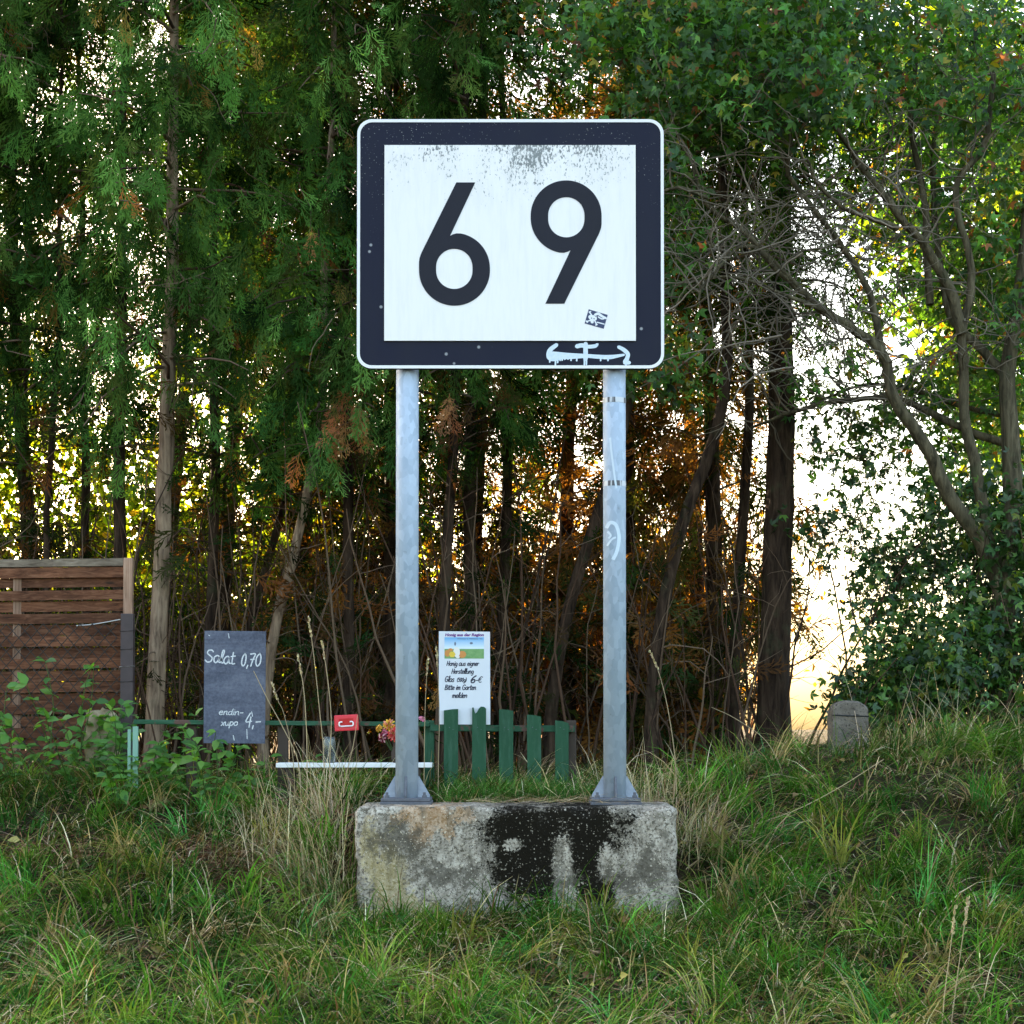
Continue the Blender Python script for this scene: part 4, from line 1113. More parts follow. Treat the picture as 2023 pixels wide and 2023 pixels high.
def leaf_template(lobes=3, fold=0.12):
    V = []; F = []
    def add(q):
        b = len(V); V.extend(q); F.append([b, b + 1, b + 2, b + 3])
    if lobes == 1:
        V = [[0, 0, 0], [.35, .3, fold], [1, 0, -.06], [.35, 0, 0], [.35, -.3, fold]]
        F = [[0, 1, 2, 3], [0, 3, 2, 4]]
        V = [[0, 0, 0], [.32, .30, fold], [.7, .2, fold * .6], [1, 0, -.1], [.32, -.30, fold], [.7, -.2, fold * .6], [.5, 0, 0]]
        F = [[0, 6, 2, 1], [6, 3, 3, 2], [0, 4, 5, 6], [6, 5, 3, 3]]
        F = [[0, 3, 2, 1], [0, 4, 5, 3]]
    else:
        o = np.array([.0, 0.0])
        for an, L, w in ((0, 1.0, .5), (52, .8, .42), (-52, .8, .42)):
            d = np.array([math.cos(R_(an)), math.sin(R_(an))]); q = diamond(o, d, L, w * .8, 0, -.05)
            q[1][2] += fold; q[3][2] += fold * (.4 if an else 1)
            add(q)
    return np.array(V, dtype=float), np.array(F)
LF3 = leaf_template(3); LF1 = leaf_template(1)

def palette(n, cols, probs, var=0.22):
    c = np.array(cols)[rng.choice(len(cols), size=n, p=np.array(probs) / sum(probs))]
    return c * (1 + rng.normal(size=(n, 1)) * var).clip(.5, 1.7) * (1 + rng.normal(size=(n, 3)) * .06)

GREENS = [(.062, .145, .026), (.024, .06, .012), (.10, .2, .042), (.05, .066, .014), (.32, .11, .03), (.2, .13, .03)]
GP = [.33, .3, .2, .13, .010, .02]
DARKS = [(.014, .032, .009), (.03, .034, .011), (.065, .036, .014), (.14, .06, .02)]  # old and dead foliage tints, lowered further to blacken the hedge interior
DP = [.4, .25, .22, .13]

def wander(p0, d, L, n, wob, grav=0.0):
    pts = [np.array(p0, dtype=float)]; d = np.array(d, dtype=float)
    for i in range(n):
        d = d + rng.normal(size=3) * wob + np.array([0, 0, -grav]); d /= np.linalg.norm(d)
        pts.append(pts[-1] + d * L / n)
    return np.array(pts)

def resample(pts, n, it=3):
    p = np.asarray([tuple(q) for q in pts], dtype=float)
    d = np.concatenate([[0], np.cumsum(np.linalg.norm(np.diff(p, axis=0), axis=1))])
    t = np.linspace(0, d[-1], n)
    q = np.stack([np.interp(t, d, p[:, i]) for i in range(3)], -1)
    for _ in range(it): q[1:-1] = (q[:-2] + 2 * q[1:-1] + q[2:]) / 4
    q[2:-1, 0] += np.cumsum(rng.normal(size=n - 3) * .008); return q

TW = [(.075, .042, .025), (.04, .024, .015), (.12, .078, .048), (.16, .11, .07)]
def conifer(path, d, rpx, zb, zt, Rr, nl, label, group=None, pale=False, per=11, stems=10, low=20, name='conifer_tree', ysq=0.85, pal=None, fill=160, front=.55):
    """path: trunk points as photo pixels (bottom first) at distance d"""
    pts = [P(x, y, d) for x, y in path]
    base = Vector((pts[0].x, d, GZ(pts[0].x, d)))
    w = [Vector((base.x, d, base.z - .15))] + pts + [Vector((pts[-1].x + rng.normal() * .1, d + .05, zt))]
    w = resample(w, 30)
    zs = w[:, 2]; r0 = rpx * PX(d)
    tap = np.interp(zs, [base.z - .15, base.z + .25, 3.5, zt], [r0 * 1.5, r0 * 1.08, r0 * .85, r0 * .2])
    root = thing(name, base, label, 'tree', group)
    ac = Acc(); V, F = tube(w, tap, 12)
    th = np.arctan2(V[:, 1] - d, V[:, 0] - np.repeat(w[:, 0], 12)); V = V + 0.06 * r0 * np.stack([np.cos(th), np.sin(th), th * 0], -1) * np.sin(th * 5 + V[:, 2] * 1.5)[:, None]
    ac.add(V, F); ac.build('trunk', M['bark_pale'] if pale else M['bark'], root, True)
    crown = Acc(); limbs = Acc()
    tx = lambda z: np.interp(z, zs, w[:, 0])
    for i in range(nl):
        z = zb + (zt - zb) * (i + rng.random()) / nl
        ph = rng.uniform(-np.pi, np.pi)
        if rng.random() < front: ph = -np.pi / 2 + rng.normal() * .75       # more boughs towards the open, lit side
        L = Rr * (1 - .45 * (z - zb) / (zt - zb)) * rng.uniform(.6, 1.12)
        dirv = np.array([np.cos(ph), np.sin(ph) * ysq, .25 + rng.normal() * .2])
        z0 = z + .35
        lp = wander((tx(z0), d, z0), dirv, L, 6, .14, .12)
        V, F = tube(lp, np.linspace(.014, .004, 7), 4); limbs.add(V, F, TW[rng.integers(4)])
        n = max(3, int(per * rng.uniform(.6, 1.4)))
        t = 1 - rng.random(n) ** 1.3 * .75
        idx = t * 6; i0 = np.clip(idx.astype(int), 0, 5); f = (idx - i0)[:, None]
        pos = lp[i0] * (1 - f) + lp[i0 + 1] * f + rng.normal(size=(n, 3)) * np.array([.11, .11, .12])
        ax = norm(np.array([dirv[0], dirv[1], 0])) * .4 + rng.normal(size=(n, 3)) * .34 + np.array([0, 0, -1.05])
        tint = palette(n, GREENS if pal is None else pal, GP if pal is None else DP) * rng.choice([.45, .75, 1.0, 1.3])
        lobe = SPF[rng.integers(6)] if np.sin(ph) < .35 else SPC[rng.integers(3)]
        place(crown, lobe, pos, frames(ax), rng.uniform(.16, .36, n), tint)
        if rng.random() < .5:      # bare hanging twigs
            j = rng.integers(2, 6)
            tp = wander(lp[j] + rng.normal(size=3) * .05, (rng.normal() * .5, -.4 * rng.random(), -.6 + rng.normal() * .4), rng.uniform(.35, .9), 8, .22, -.02)
            V, F = tube(tp, np.linspace(.0055, .002, 9), 3); limbs.add(V, F, np.array(TW[rng.integers(2, 4)]) * 1.2)
    n = fill                       # inner foliage, tints lowered to put in the crown's shade
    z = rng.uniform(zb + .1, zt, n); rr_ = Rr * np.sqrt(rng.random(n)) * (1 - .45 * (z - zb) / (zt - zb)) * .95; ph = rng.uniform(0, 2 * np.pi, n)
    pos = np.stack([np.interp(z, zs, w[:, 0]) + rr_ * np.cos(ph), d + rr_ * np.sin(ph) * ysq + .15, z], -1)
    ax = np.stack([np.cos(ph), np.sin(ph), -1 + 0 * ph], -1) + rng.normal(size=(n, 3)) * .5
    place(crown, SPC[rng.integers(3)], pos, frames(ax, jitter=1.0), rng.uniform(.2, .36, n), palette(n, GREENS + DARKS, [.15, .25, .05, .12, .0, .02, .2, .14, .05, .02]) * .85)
    # thin dead foliage below the crown, its tints darkened for interior shade
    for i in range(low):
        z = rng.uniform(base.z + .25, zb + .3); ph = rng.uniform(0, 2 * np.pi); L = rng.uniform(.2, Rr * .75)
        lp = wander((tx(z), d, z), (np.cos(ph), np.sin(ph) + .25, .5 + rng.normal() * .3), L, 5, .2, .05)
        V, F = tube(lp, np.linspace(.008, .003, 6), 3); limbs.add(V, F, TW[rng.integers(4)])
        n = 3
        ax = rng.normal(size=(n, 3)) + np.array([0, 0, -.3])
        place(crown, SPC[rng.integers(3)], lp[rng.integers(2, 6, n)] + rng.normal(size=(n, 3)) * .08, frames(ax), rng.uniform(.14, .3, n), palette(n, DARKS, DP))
    for i in range(stems):
        px_, py_ = base.x + rng.normal() * .32, d + rng.normal() * .3
        H = rng.uniform(1.0, 2.9)
        sp = wander((px_, py_, GZ(px_, py_) - .05), (rng.normal() * .16, rng.normal() * .12, 1), H, 9, .09, -.03)
        V, F = tube(sp, np.linspace(rng.uniform(.006, .016), .003, 10), 4); limbs.add(V, F, TW[rng.integers(4)])
        for q in range(3):
            j = rng.integers(3, 9)
            tp = wander(sp[j], (rng.normal(), rng.normal() * .6, .8), rng.uniform(.25, .7), 6, .2)
            V, F = tube(tp, np.linspace(.004, .0015, 7), 3); limbs.add(V, F, TW[rng.integers(4)])
    c = crown.build('crown', M['spray'], root); c['kind'] = 'stuff'
    limbs.build('branches', M['twig'], root)['kind'] = 'stuff'
    return root

HG = 'slim conifers of the hedge'
HL = 'slim dark conifer rising behind the wooden fence panel'
conifer([(43, 1400), (43, 900)], 14.3, 6, 3.4, 8.3, .95, 34, HL, HG, low=34)
conifer([(96, 1400), (97, 1000), (104, 800)], 13.7, 7, 3.2, 8.6, 1.0, 36, HL, HG, low=34)
conifer([(-60, 1400), (-70, 800)], 13.4, 10, 3.5, 8.6, 1.1, 40, HL, HG)
conifer([(-250, 1400), (-240, 800)], 13.8, 10, 2.6, 8.6, 1.2, 40, HL, HG)
conifer([(167, 1400), (166, 900)], 14.2, 9, 3.5, 8.6, .95, 32, HL, HG, low=34)
conifer([(232, 1400), (233, 1000), (236, 700)], 13.5, 13, 3.3, 8.8, 1.0, 38, 'dark conifer trunk behind the end stile of the fence panel', HG, low=24)
conifer([(302, 1400), (309, 1200), (322, 950), (335, 780)], 12.6, 17, 3.1, 8.8, 1.05, 80, 'conifer with thick pale bare trunk beside the wooden fence panel', None, True, low=16, stems=6, front=.85)
conifer([(402, 1420), (425, 1150), (432, 900)], 13.3, 11, 2.75, 8.6, 1.0, 46, 'slim dark conifer between the pale trunk and the chalkboard', HG, low=24)
conifer([(518, 1420), (545, 1230), (600, 1020), (640, 860)], 12.9, 10, 2.7, 8.4, 1.05, 56, 'conifer with slender trunk leaning right behind the chalkboard', None, True, low=22, stems=14)
conifer([(470, 1330), (520, 1140), (588, 940)], 13.6, 8, 2.75, 8.4, 1.0, 44, 'thinner conifer leaning behind the chalkboard, dark barked', HG, low=24, stems=14)
conifer([(690, 1420), (694, 900)], 13.1, 11, 2.75, 8.6, 1.0, 52, 'slim dark conifer rising behind the red cash box', HG, low=26, stems=14)
conifer([(768, 1420), (770, 900)], 13.9, 14, 2.9, 8.6, 1.0, 44, 'dark conifer trunk rising behind the zinnias', HG, low=26, stems=14)
conifer([(872, 1420), (880, 1200), (890, 900)], 12.9, 11, 3.0, 8.6, 1.0, 52, 'slim conifer rising directly behind the honey notice', HG, low=24, stems=14)
conifer([(930, 1420), (925, 900)], 13.6, 13, 3.15, 8.8, 0.95, 44, 'slim dark conifer rising behind the green pickets', HG, low=26, stems=14)
conifer([(990, 1420), (996, 900)], 14.0, 11, 3.2, 8.6, 0.95, 40, 'slim dark conifer rising behind the green pickets', HG, low=20, stems=12)
conifer([(1085, 1420), (1110, 1250), (1150, 1120), (1205, 960), (1250, 800)], 13.2, 12, 3.45, 8.6, 0.95, 42, 'dark conifer with crooked trunk leaning right between the two sign posts', None, low=14, stems=18)
conifer([(1285, 1420), (1292, 1287), (1334, 1038), (1417, 873), (1440, 700)], 12.8, 13, 4.0, 8.6, 0.95, 36, 'conifer with thin dark trunk leaning right beside the right sign post', None, low=12, stems=12)
conifer([(1448, 1420), (1450, 1287), (1462, 1121), (1480, 900)], 13.9, 11, 3.7, 8.6, 0.9, 34, 'thin dark conifer right beside the thickest hedge trunk', HG, low=10, stems=8)
conifer([(1527, 1430), (1530, 1287), (1540, 900), (1546, 707)], 13.2, 30, 4.0, 9.2, 1.0, 40, 'thickest dark conifer trunk at the end of the hedge by the bright gap', None, low=6, stems=8)

# back row of the hedge: four different trees, repeated
def back_tree(seed, zlo, nsp, cols, probs, H=7.6, Rr=.95):
    cr2, tr2, br2 = Acc(), Acc(), Acc()
    w = wander((0, 0, -.15), (rng.normal() * .03, 0, 1), H, 10, .03)
    V, F = tube(w, np.linspace(.085, .02, 11), 10); tr2.add(V, F)
    nb = nsp // 14
    for i in range(nb):
        z = zlo + (H - zlo) * (i + rng.random()) / nb; ph = rng.uniform(0, 2 * np.pi)
        dv = np.array([np.cos(ph), np.sin(ph), .2]); L = Rr * rng.uniform(.5, 1.1) * (1 - .35 * z / H)
        lp = wander((np.interp(z, w[:, 2], w[:, 0]), np.interp(z, w[:, 2], w[:, 1]), z), dv, L, 5, .16, .1)
        V, F = tube(lp, np.linspace(.013, .004, 6), 3); br2.add(V, F, TW[rng.integers(4)])
        n = 14; pos = lp[rng.integers(1, 6, n)] + rng.normal(size=(n, 3)) * .15
        ax = dv * .5 + rng.normal(size=(n, 3)) * .6 + np.array([0, 0, -.6])
        place(cr2, SPC[rng.integers(3)], pos, frames(ax, jitter=1.0), rng.uniform(.22, .48, n), palette(n, cols, probs) * rng.uniform(.7, 1.2))
    for i in range(26):
        ph = rng.uniform(0, 2 * np.pi)
        sp = wander((np.cos(ph) * .35, np.sin(ph) * .3, -.1), (rng.normal() * .2, rng.normal() * .2, 1), rng.uniform(1.2, 3.2), 9, .1)
        V, F = tube(sp, np.linspace(rng.uniform(.006, .014), .002, 10), 3); br2.add(V, F, np.array(TW[rng.integers(4)]) * 1.3)
        for q in range(3):
            tp = wander(sp[rng.integers(2, 9)], (rng.normal(), rng.normal(), .7), rng.uniform(.3, .8), 6, .22)
            V, F = tube(tp, np.linspace(.004, .0015, 7), 3); br2.add(V, F, np.array(TW[rng.integers(4)]) * 1.3)
    return [(nm, qmesh(nm, np.concatenate(a_.V), np.concatenate(a_.F), mt, np.concatenate(a_.C) if a_.C else None)) for nm, a_, mt in (('trunk', tr2, M['bark']), ('crown', cr2, M['spray']), ('branches', br2, M['twig']))]
BROWN = [(.035, .06, .016), (.14, .075, .025), (.25, .11, .03), (.07, .075, .018)]
BT_G = [back_tree(1, 4.0, 680, GREENS, GP), back_tree(2, 3.7, 680, GREENS, GP)]
BT_B = [back_tree(3, .2, 760, BROWN, [.25, .3, .25, .2]), back_tree(4, .3, 760, BROWN, [.3, .3, .2, .2])]
BT_D = [back_tree(5, .1, 1150, GREENS, GP)]  # unseen dense tree, added left of view to stop sun leaks
def put_back(x, d, parts, rz, lab, group, sc=1.0):
    root = thing('conifer_tree', (x, d, GZ(x, d)), lab, 'tree', group)
    root.rotation_euler.z = rz; root.scale = (1, 1, sc)
    for nm, me in parts:
        o = link(nm, me, root)
        if nm != 'trunk': o['kind'] = 'stuff'
for i, x in enumerate(np.arange(-12.5, -1.9, .78)):
    put_back(x + rng.normal() * .1, 15.3 + rng.normal() * .3, BT_G[i % 2] if x > -5.4 else BT_D[0], rng.uniform(0, 6.28), 'back-row hedge conifer with high crown in front of the yellow-green shrubs' if x > -5.4 else 'unseen dense conifer added left of view, foliage to the ground blocking low sun', 'high-crowned conifers of the back row' if x > -5.4 else 'unseen conifers added against sun leaks', rng.uniform(.95, 1.1))
for i, x in enumerate(list(np.arange(-1.75, 1.9, .7)) + [1.75]):
    put_back(x + rng.normal() * .08, (15.0 if i < 6 else 15.9) + rng.normal() * .25, BT_B[i % 2], rng.uniform(0, 6.28), 'brownish back-row hedge conifer, foliage down to the ground behind the posts', 'brown conifers of the back row', rng.uniform(.95, 1.1))

# ------------------------------------------------------------------ broadleaf tree on the right
def leafcloud(ac, sx, sy, d, rx, ry, rd, n, tmpl, size, cols, probs, droop=.5, clump=14):
    c = np.array(P(sx, sy, d)); s = PX(d)
    m = max(1, n // clump)
    u = rng.normal(size=(m, 3)); u = norm(u) * rng.random((m, 1)) ** (1 / 2.2)
    cc = c + u * np.array([rx * s, rd, ry * s])
    idx = rng.integers(0, m, n)
    pos = cc[idx] + rng.normal(size=(n, 3)) * .10
    ax = rng.normal(size=(n, 3)) * .7 + np.array([0, -.3, -droop])
    br = (1 + rng.normal(size=m) * .32).clip(.4, 1.7)[idx][:, None]
    place(ac, tmpl, pos, frames(ax, jitter=.8), rng.uniform(size * .5, size * 1.3, n), palette(n, cols, probs) * br, .1)
    return cc
YG = [(.09, .15, .016), (.16, .2, .018), (.045, .09, .014), (.24, .18, .02)]
LG = [(.06, .16, .025), (.04, .105, .022), (.09, .21, .035), (.10, .15, .03), (.3, .26, .03), (.26, .10, .04)]
LP_ = [.36, .3, .17, .09, .03, .04]
BD2 = 12.0
bt = thing('broadleaf_tree', (P(1985, 1420, BD2).x, BD2, GZ(P(1985, 1420, BD2).x, BD2)), 'spreading broadleaf tree with forked mossy limbs on the bank', 'tree')
def limb(pl_, r0, r1, d0=BD2, d1=None):
    d1 = d0 if d1 is None else d1; n = len(pl_)
    w = [P(x, y, d0 + (d1 - d0) * i / (n - 1)) for i, (x, y) in enumerate(pl_)]
    return catmull(w, 5), r0 * PX(d0), r1 * PX(d0)
ac = Acc(); b0 = bt.location
w, ra, rb = limb([(1982, 1460), (1978, 1330), (1985, 1180), (2000, 1000), (1996, 860), (1990, 740), (2012, 600), (2030, 420), (2040, 150), (2030, -150)], 27, 7)
V, F = tube(w, np.linspace(ra, rb, len(w)), 12); ac.add(V, F); ac.build('trunk', M['bark_gray'], bt, True)
LIMBS = [([(1985, 1180), (1939, 1067), (1881, 989), (1847, 910), (1810, 852), (1769, 798), (1748, 707), (1694, 657), (1632, 616), (1578, 562), (1528, 517), (1480, 461), (1395, 392), (1365, 300)], 17, 3, 12.0, 11.3),
         ([(1975, 1160), (1943, 1018), (1926, 914), (1905, 831), (1903, 740), (1901, 666), (1918, 583), (1915, 500), (1891, 377), (1941, 292), (1960, 150)], 13, 5, 12.0, 11.6),
         ([(1901, 660), (1872, 562), (1835, 508), (1815, 485), (1772, 450), (1707, 369), (1665, 308), (1600, 200), (1560, 60)], 12, 4, 11.8, 11.4),
         ([(1748, 707), (1723, 591), (1680, 515), (1645, 461), (1565, 354), (1565, 277), (1530, 150)], 8, 3, 11.7, 11.4),
         ([(1772, 450), (1738, 434), (1680, 410), (1620, 360), (1590, 300)], 7, 2.5, 11.5, 11.2),
         ([(1838, 600), (1826, 404), (1800, 250), (1810, 60), (1790, -60)], 8, 4, 11.9, 12.2),
         ([(1995, 750), (1940, 690), (1880, 620), (1860, 480), (1850, 300), (1880, 100)], 11, 4, 12.0, 12.6),
         ([(2000, 880), (1900, 845), (1777, 790), (1715, 786), (1611, 798), (1528, 827), (1470, 850)], 9, 2.5, 12.3, 12.9),
         ([(1990, 820), (1900, 800), (1800, 770), (1700, 765), (1600, 800)], 6, 2, 12.5, 13),
         ([(1632, 616), (1570, 590), (1500, 560), (1420, 540), (1350, 560)], 5, 1.8, 11.5, 11.3),
         ([(1578, 562), (1510, 500), (1460, 495), (1400, 560), (1380, 600)], 5, 2, 11.5, 11.2),
         ([(1395, 392), (1340, 370), (1300, 385), (1250, 380)], 4, 1.6, 11.3, 11.1)]
twigs = Acc()
for pl_, r0, r1, d0, d1 in LIMBS:
    w, ra, rb = limb(pl_, r0, r1, d0, d1)
    w = w + np.cumsum(rng.normal(size=w.shape) * .004, axis=0)
    ac = Acc(); V, F = tube(w, np.linspace(ra, rb, len(w)), 8); ac.add(V, F); ac.build('limb', M['bark_gray'], bt, True)
    for j in range(int(len(w) * .55)):
        i = rng.integers(len(w) // 3, len(w)); L = rng.uniform(.3, 1.0)
        tp = wander(w[i], (rng.normal() * .8 - .3, rng.normal() * .4 - .2, rng.normal() * .6 + .15), L, 9, .24)
        V, F = tube(tp, np.linspace(.007, .002, 10), 4); twigs.add(V, F, np.array((.17, .14, .10)) * rng.uniform(.6, 1.3))
        for q in range(3):
            t2 = wander(tp[rng.integers(2, 9)], (rng.normal(), rng.normal() * .5, rng.normal()), rng.uniform(.15, .5), 6, .28)
            V, F = tube(t2, np.linspace(.0035, .0013, 7), 3); twigs.add(V, F, np.array((.17, .14, .10)) * rng.uniform(.6, 1.3))
# tangled bare branches under the crown
for j in range(150):
    p0 = P(rng.uniform(1310, 1800), rng.uniform(330, 760), rng.uniform(11.2, 12.6))
    tp = wander(p0, (rng.normal() - .4, rng.normal() * .3, rng.normal() * .7), rng.uniform(.4, 1.2), 12, .2)
    V, F = tube(tp, np.linspace(rng.uniform(.004, .009), .0018, 13), 4); twigs.add(V, F, np.array((.19, .155, .115)) * rng.uniform(.5, 1.35))
twigs.build('twigs', M['twig'], bt)['kind'] = 'stuff'
cr_ = Acc()
for (sx, sy, d, rx, ry, rd, n) in ((1420, 60, 11.6, 330, 130, .9, 2500), (1760, 90, 11.8, 330, 170, 1.0, 2300), (1830, 230, 14.2, 270, 240, .8, 2500), (1980, 700, 13.5, 90, 260, .6, 1000), (1900, 860, 13.2, 110, 150, .5, 800), (1860, 560, 14.0, 200, 120, .6, 800), (1560, 200, 11.3, 170, 90, .6, 1100), (1950, 260, 12.2, 150, 260, .9, 1100), (1180, 60, 12.2, 200, 120, .6, 900),
      (1350, 190, 11.4, 130, 110, .5, 700), (1330, 470, 11.5, 45, 170, .4, 330), (1330, 720, 11.9, 130, 45, .4, 330), (1860, 480, 12.6, 170, 150, .7, 620), (1720, 760, 12.8, 200, 90, .6, 420), (1985, 650, 12.4, 90, 220, .7, 1200), (1700, 330, 12.6, 260, 120, .8, 380),
      (1900, 760, 12.8, 140, 120, .6, 420), (1260, 330, 11.6, 60, 130, .4, 260), (1500, -60, 12, 600, 110, 1.2, 1800), (2250, 300, 12.2, 260, 400, 1.0, 2600)):
    leafcloud(cr_, sx, sy, d, rx, ry, rd, int(n * 1.15), LF3, .068, LG, LP_)
c = cr_.build('crown', M['leaf'], bt); c['kind'] = 'stuff'

# second broadleaf tree standing further back
b2 = thing('broadleaf_tree', (P(2120, 1420, 16.2).x, 16.2, GZ(P(2120, 1420, 16.2).x, 16.2)), 'pale green broadleaf tree further back, glowing through the spreading tree', 'tree')
ac = Acc(); w = catmull([(b2.location.x, 16.2, b2.location.z - .2), (b2.location.x - .1, 16.2, 2.5), (b2.location.x - .3, 16.1, 5.0), (b2.location.x - .2, 16.2, 8.2)], 5)
V, F = tube(w, np.linspace(.16, .05, len(w)), 10); ac.add(V, F); ac.build('trunk', M['bark_gray'], b2, True)
cr2_, lb2 = Acc(), Acc()
for (sx, sy, d, rx, ry, rd, n) in ((1720, 120, 16.0, 330, 230, .8, 1700), (1980, 330, 16.2, 170, 330, .8, 1700), (1880, 640, 15.8, 110, 160, .5, 600), (2000, 860, 16.0, 90, 160, .5, 500), (1780, 420, 15.8, 150, 100, .5, 420)):
    cc = leafcloud(cr2_, sx, sy, d, rx, ry, rd, n, LF1, .13, YG, [.4, .15, .4, .05], .4, 10)
    for q in cc[::2]:
        j = int(np.argmin(np.abs(w[:, 2] - (q[2] - .6)))); wp = catmull([w[j], (w[j] + q) / 2 + rng.normal(size=3) * .12, q], 4)
        V, F = tube(wp, np.linspace(.02, .005, len(wp)), 4); lb2.add(V, F, np.array(TW[rng.integers(4)]))
cr2_.build('crown', M['glowleaf'], b2)['kind'] = 'stuff'; lb2.build('branches', M['twig'], b2)['kind'] = 'stuff'

# ivy-clad bush at the foot of the tree
iv = thing('ivy_bush', (P(1880, 1450, 12.1).x, 12.1, GZ(P(1880, 1450, 12.1).x, 12.1)), 'dark ivy-leaved bush filling the bank right of the boundary stone', 'bush')
ia = Acc(); st_ = Acc()
IG = [(.022, .06, .016), (.04, .1, .02), (.075, .16, .025), (.15, .19, .02)]
for (sx, sy, d, rx, ry, rd, n) in ((1890, 1310, 12.0, 190, 130, .6, 2300), (1990, 1090, 12.1, 110, 210, .5, 1900), (1780, 1370, 12.0, 130, 90, .5, 1300), (2120, 1250, 12.0, 150, 260, .7, 1800), (1730, 1400, 12.6, 60, 50, .4, 200), (1760, 1160, 12.6, 90, 110, .5, 360), (1650, 1050, 13.2, 90, 90, .5, 240), (1690, 880, 13.4, 110, 90, .6, 330), (1730, 930, 13.0, 150, 130, .7, 200), (1870, 1040, 12.7, 110, 130, .5, 650), (1800, 1110, 12.8, 120, 80, .5, 380)):
    cc = leafcloud(ia, sx, sy, d, rx, ry, rd, int(n * 1.1), LF3, .066, IG, [.35, .35, .22, .08])
    if n < 450:                      # outer sprays hang from their own short twigs
        for q in cc:
            tp = wander(q + rng.normal(size=3) * .1, (rng.normal() + .6, rng.normal() * .4, rng.normal() * .6), rng.uniform(.25, .6), 6, .22)
            V, F = tube(tp, np.linspace(.005, .002, 7), 3); st_.add(V, F, np.array(TW[rng.integers(4)]))
        continue
    for q in cc[::3]:
        bxp = q[0] + rng.normal() * .2; g0 = GZ(bxp, q[1])
        wpt = catmull([(bxp, q[1] + .1, g0 - .05), ((bxp + q[0]) / 2 + rng.normal() * .08, q[1] + .1, (g0 + q[2]) / 2), tuple(q)], 4)
        V, F = tube(wpt, np.linspace(.008, .003, len(wpt)), 4); st_.add(V, F, np.array(TW[rng.integers(4)]))
c = ia.build('foliage', M['ivy'], iv); c['kind'] = 'stuff'
st_.build('stems', M['twig'], iv)['kind'] = 'stuff'

# ------------------------------------------------------------------ shrubs behind the hedge, lit from behind
OG = [(.30, .14, .03), (.22, .11, .035), (.40, .18, .035), (.14, .12, .02)]
RUST = [(.22, .10, .045), (.15, .075, .035), (.28, .14, .06), (.1, .06, .035)]
def shrub(x, d, h, rx, n, cols, lab, twn, mat='glowleaf', group='backlit shrubs behind the hedge', zlo=.3, lp=(.4, .3, .2, .1)):
    g0 = GZ(x, d); root = thing('backlit_shrub', (x, d, g0), lab, 'shrub', group)
    fa = Acc(); sa2 = Acc(); tips = []
    for i in range(twn):
        L = h * rng.uniform(.5, 1.05); dv = (rng.normal() * .3 * rx / 1.2, rng.normal() * .25, 1)
        sp = wander((x + rng.normal() * rx * .35, d + rng.normal() * .3, g0 - .1), dv, L, 10, .13)
        V, F = tube(sp, np.linspace(rng.uniform(.008, .02), .003, 11), 4); sa2.add(V, F, np.array((RUST if twn > 30 else TW)[rng.integers(4)]) * 1.2)
        for q in range(4):
            t2 = wander(sp[rng.integers(3, 10)], (rng.normal(), rng.normal() * .6, .5), rng.uniform(.3, .9), 6, .22)
            V, F = tube(t2, np.linspace(.005, .0015, 7), 3); sa2.add(V, F, np.array((RUST if twn > 30 else TW)[rng.integers(4)]) * 1.2); tips.append(t2[3:])
        tips.append(sp[3:])
    tips = np.concatenate(tips)
    tips = tips[tips[:, 2] > g0 + zlo]
    pos = tips[rng.integers(0, len(tips), n)] + rng.normal(size=(n, 3)) * .12
    ax = rng.normal(size=(n, 3)) + np.array([0, 0, -.4])
    place(fa, LF1, pos, frames(ax, jitter=1.0), rng.uniform(.06, .13, n), palette(n, cols, lp), .1)
    c = fa.build('foliage', M[mat], root); c['kind'] = 'stuff'
    sa2.build('stems', M['twig'], root)
YL = 'yellow-green leafy shrub glowing in low sun behind the hedge trunks'
OL = 'rusty brown twiggy shrub glowing orange behind the sign posts'
for x, d, h, rx, n in ((-7.6, 17.2, 5.0, 1.2, 5000), (-6.5, 17.6, 5.0, 1.2, 5000), (-5.5, 16.9, 5.0, 1.2, 5000), (-4.5, 17.6, 5.0, 1.1, 5000), (-3.5, 16.9, 5.0, 1.1, 5000), (-2.5, 17.5, 5.0, 1.1, 5000), (-1.7, 17.0, 3.8, 1.0, 2500)):
    shrub(x, d, h, rx, n, YG, YL, 16)
for x, d, h, rx, n in ((-0.9, 16.6, 3.4, 1.0, 900), (.2, 16.9, 3.4, 1.0, 1000), (1.1, 16.2, 3.2, .9, 1000), (1.9, 16.8, 2.6, .6, 420), (.55, 15.6, 2.9, .7, 420), (1.25, 15.5, 2.8, .6, 380)):
    shrub(x, d, h, rx, n, OG, OL, 46, group='rusty shrubs behind the sign posts', zlo=.2)

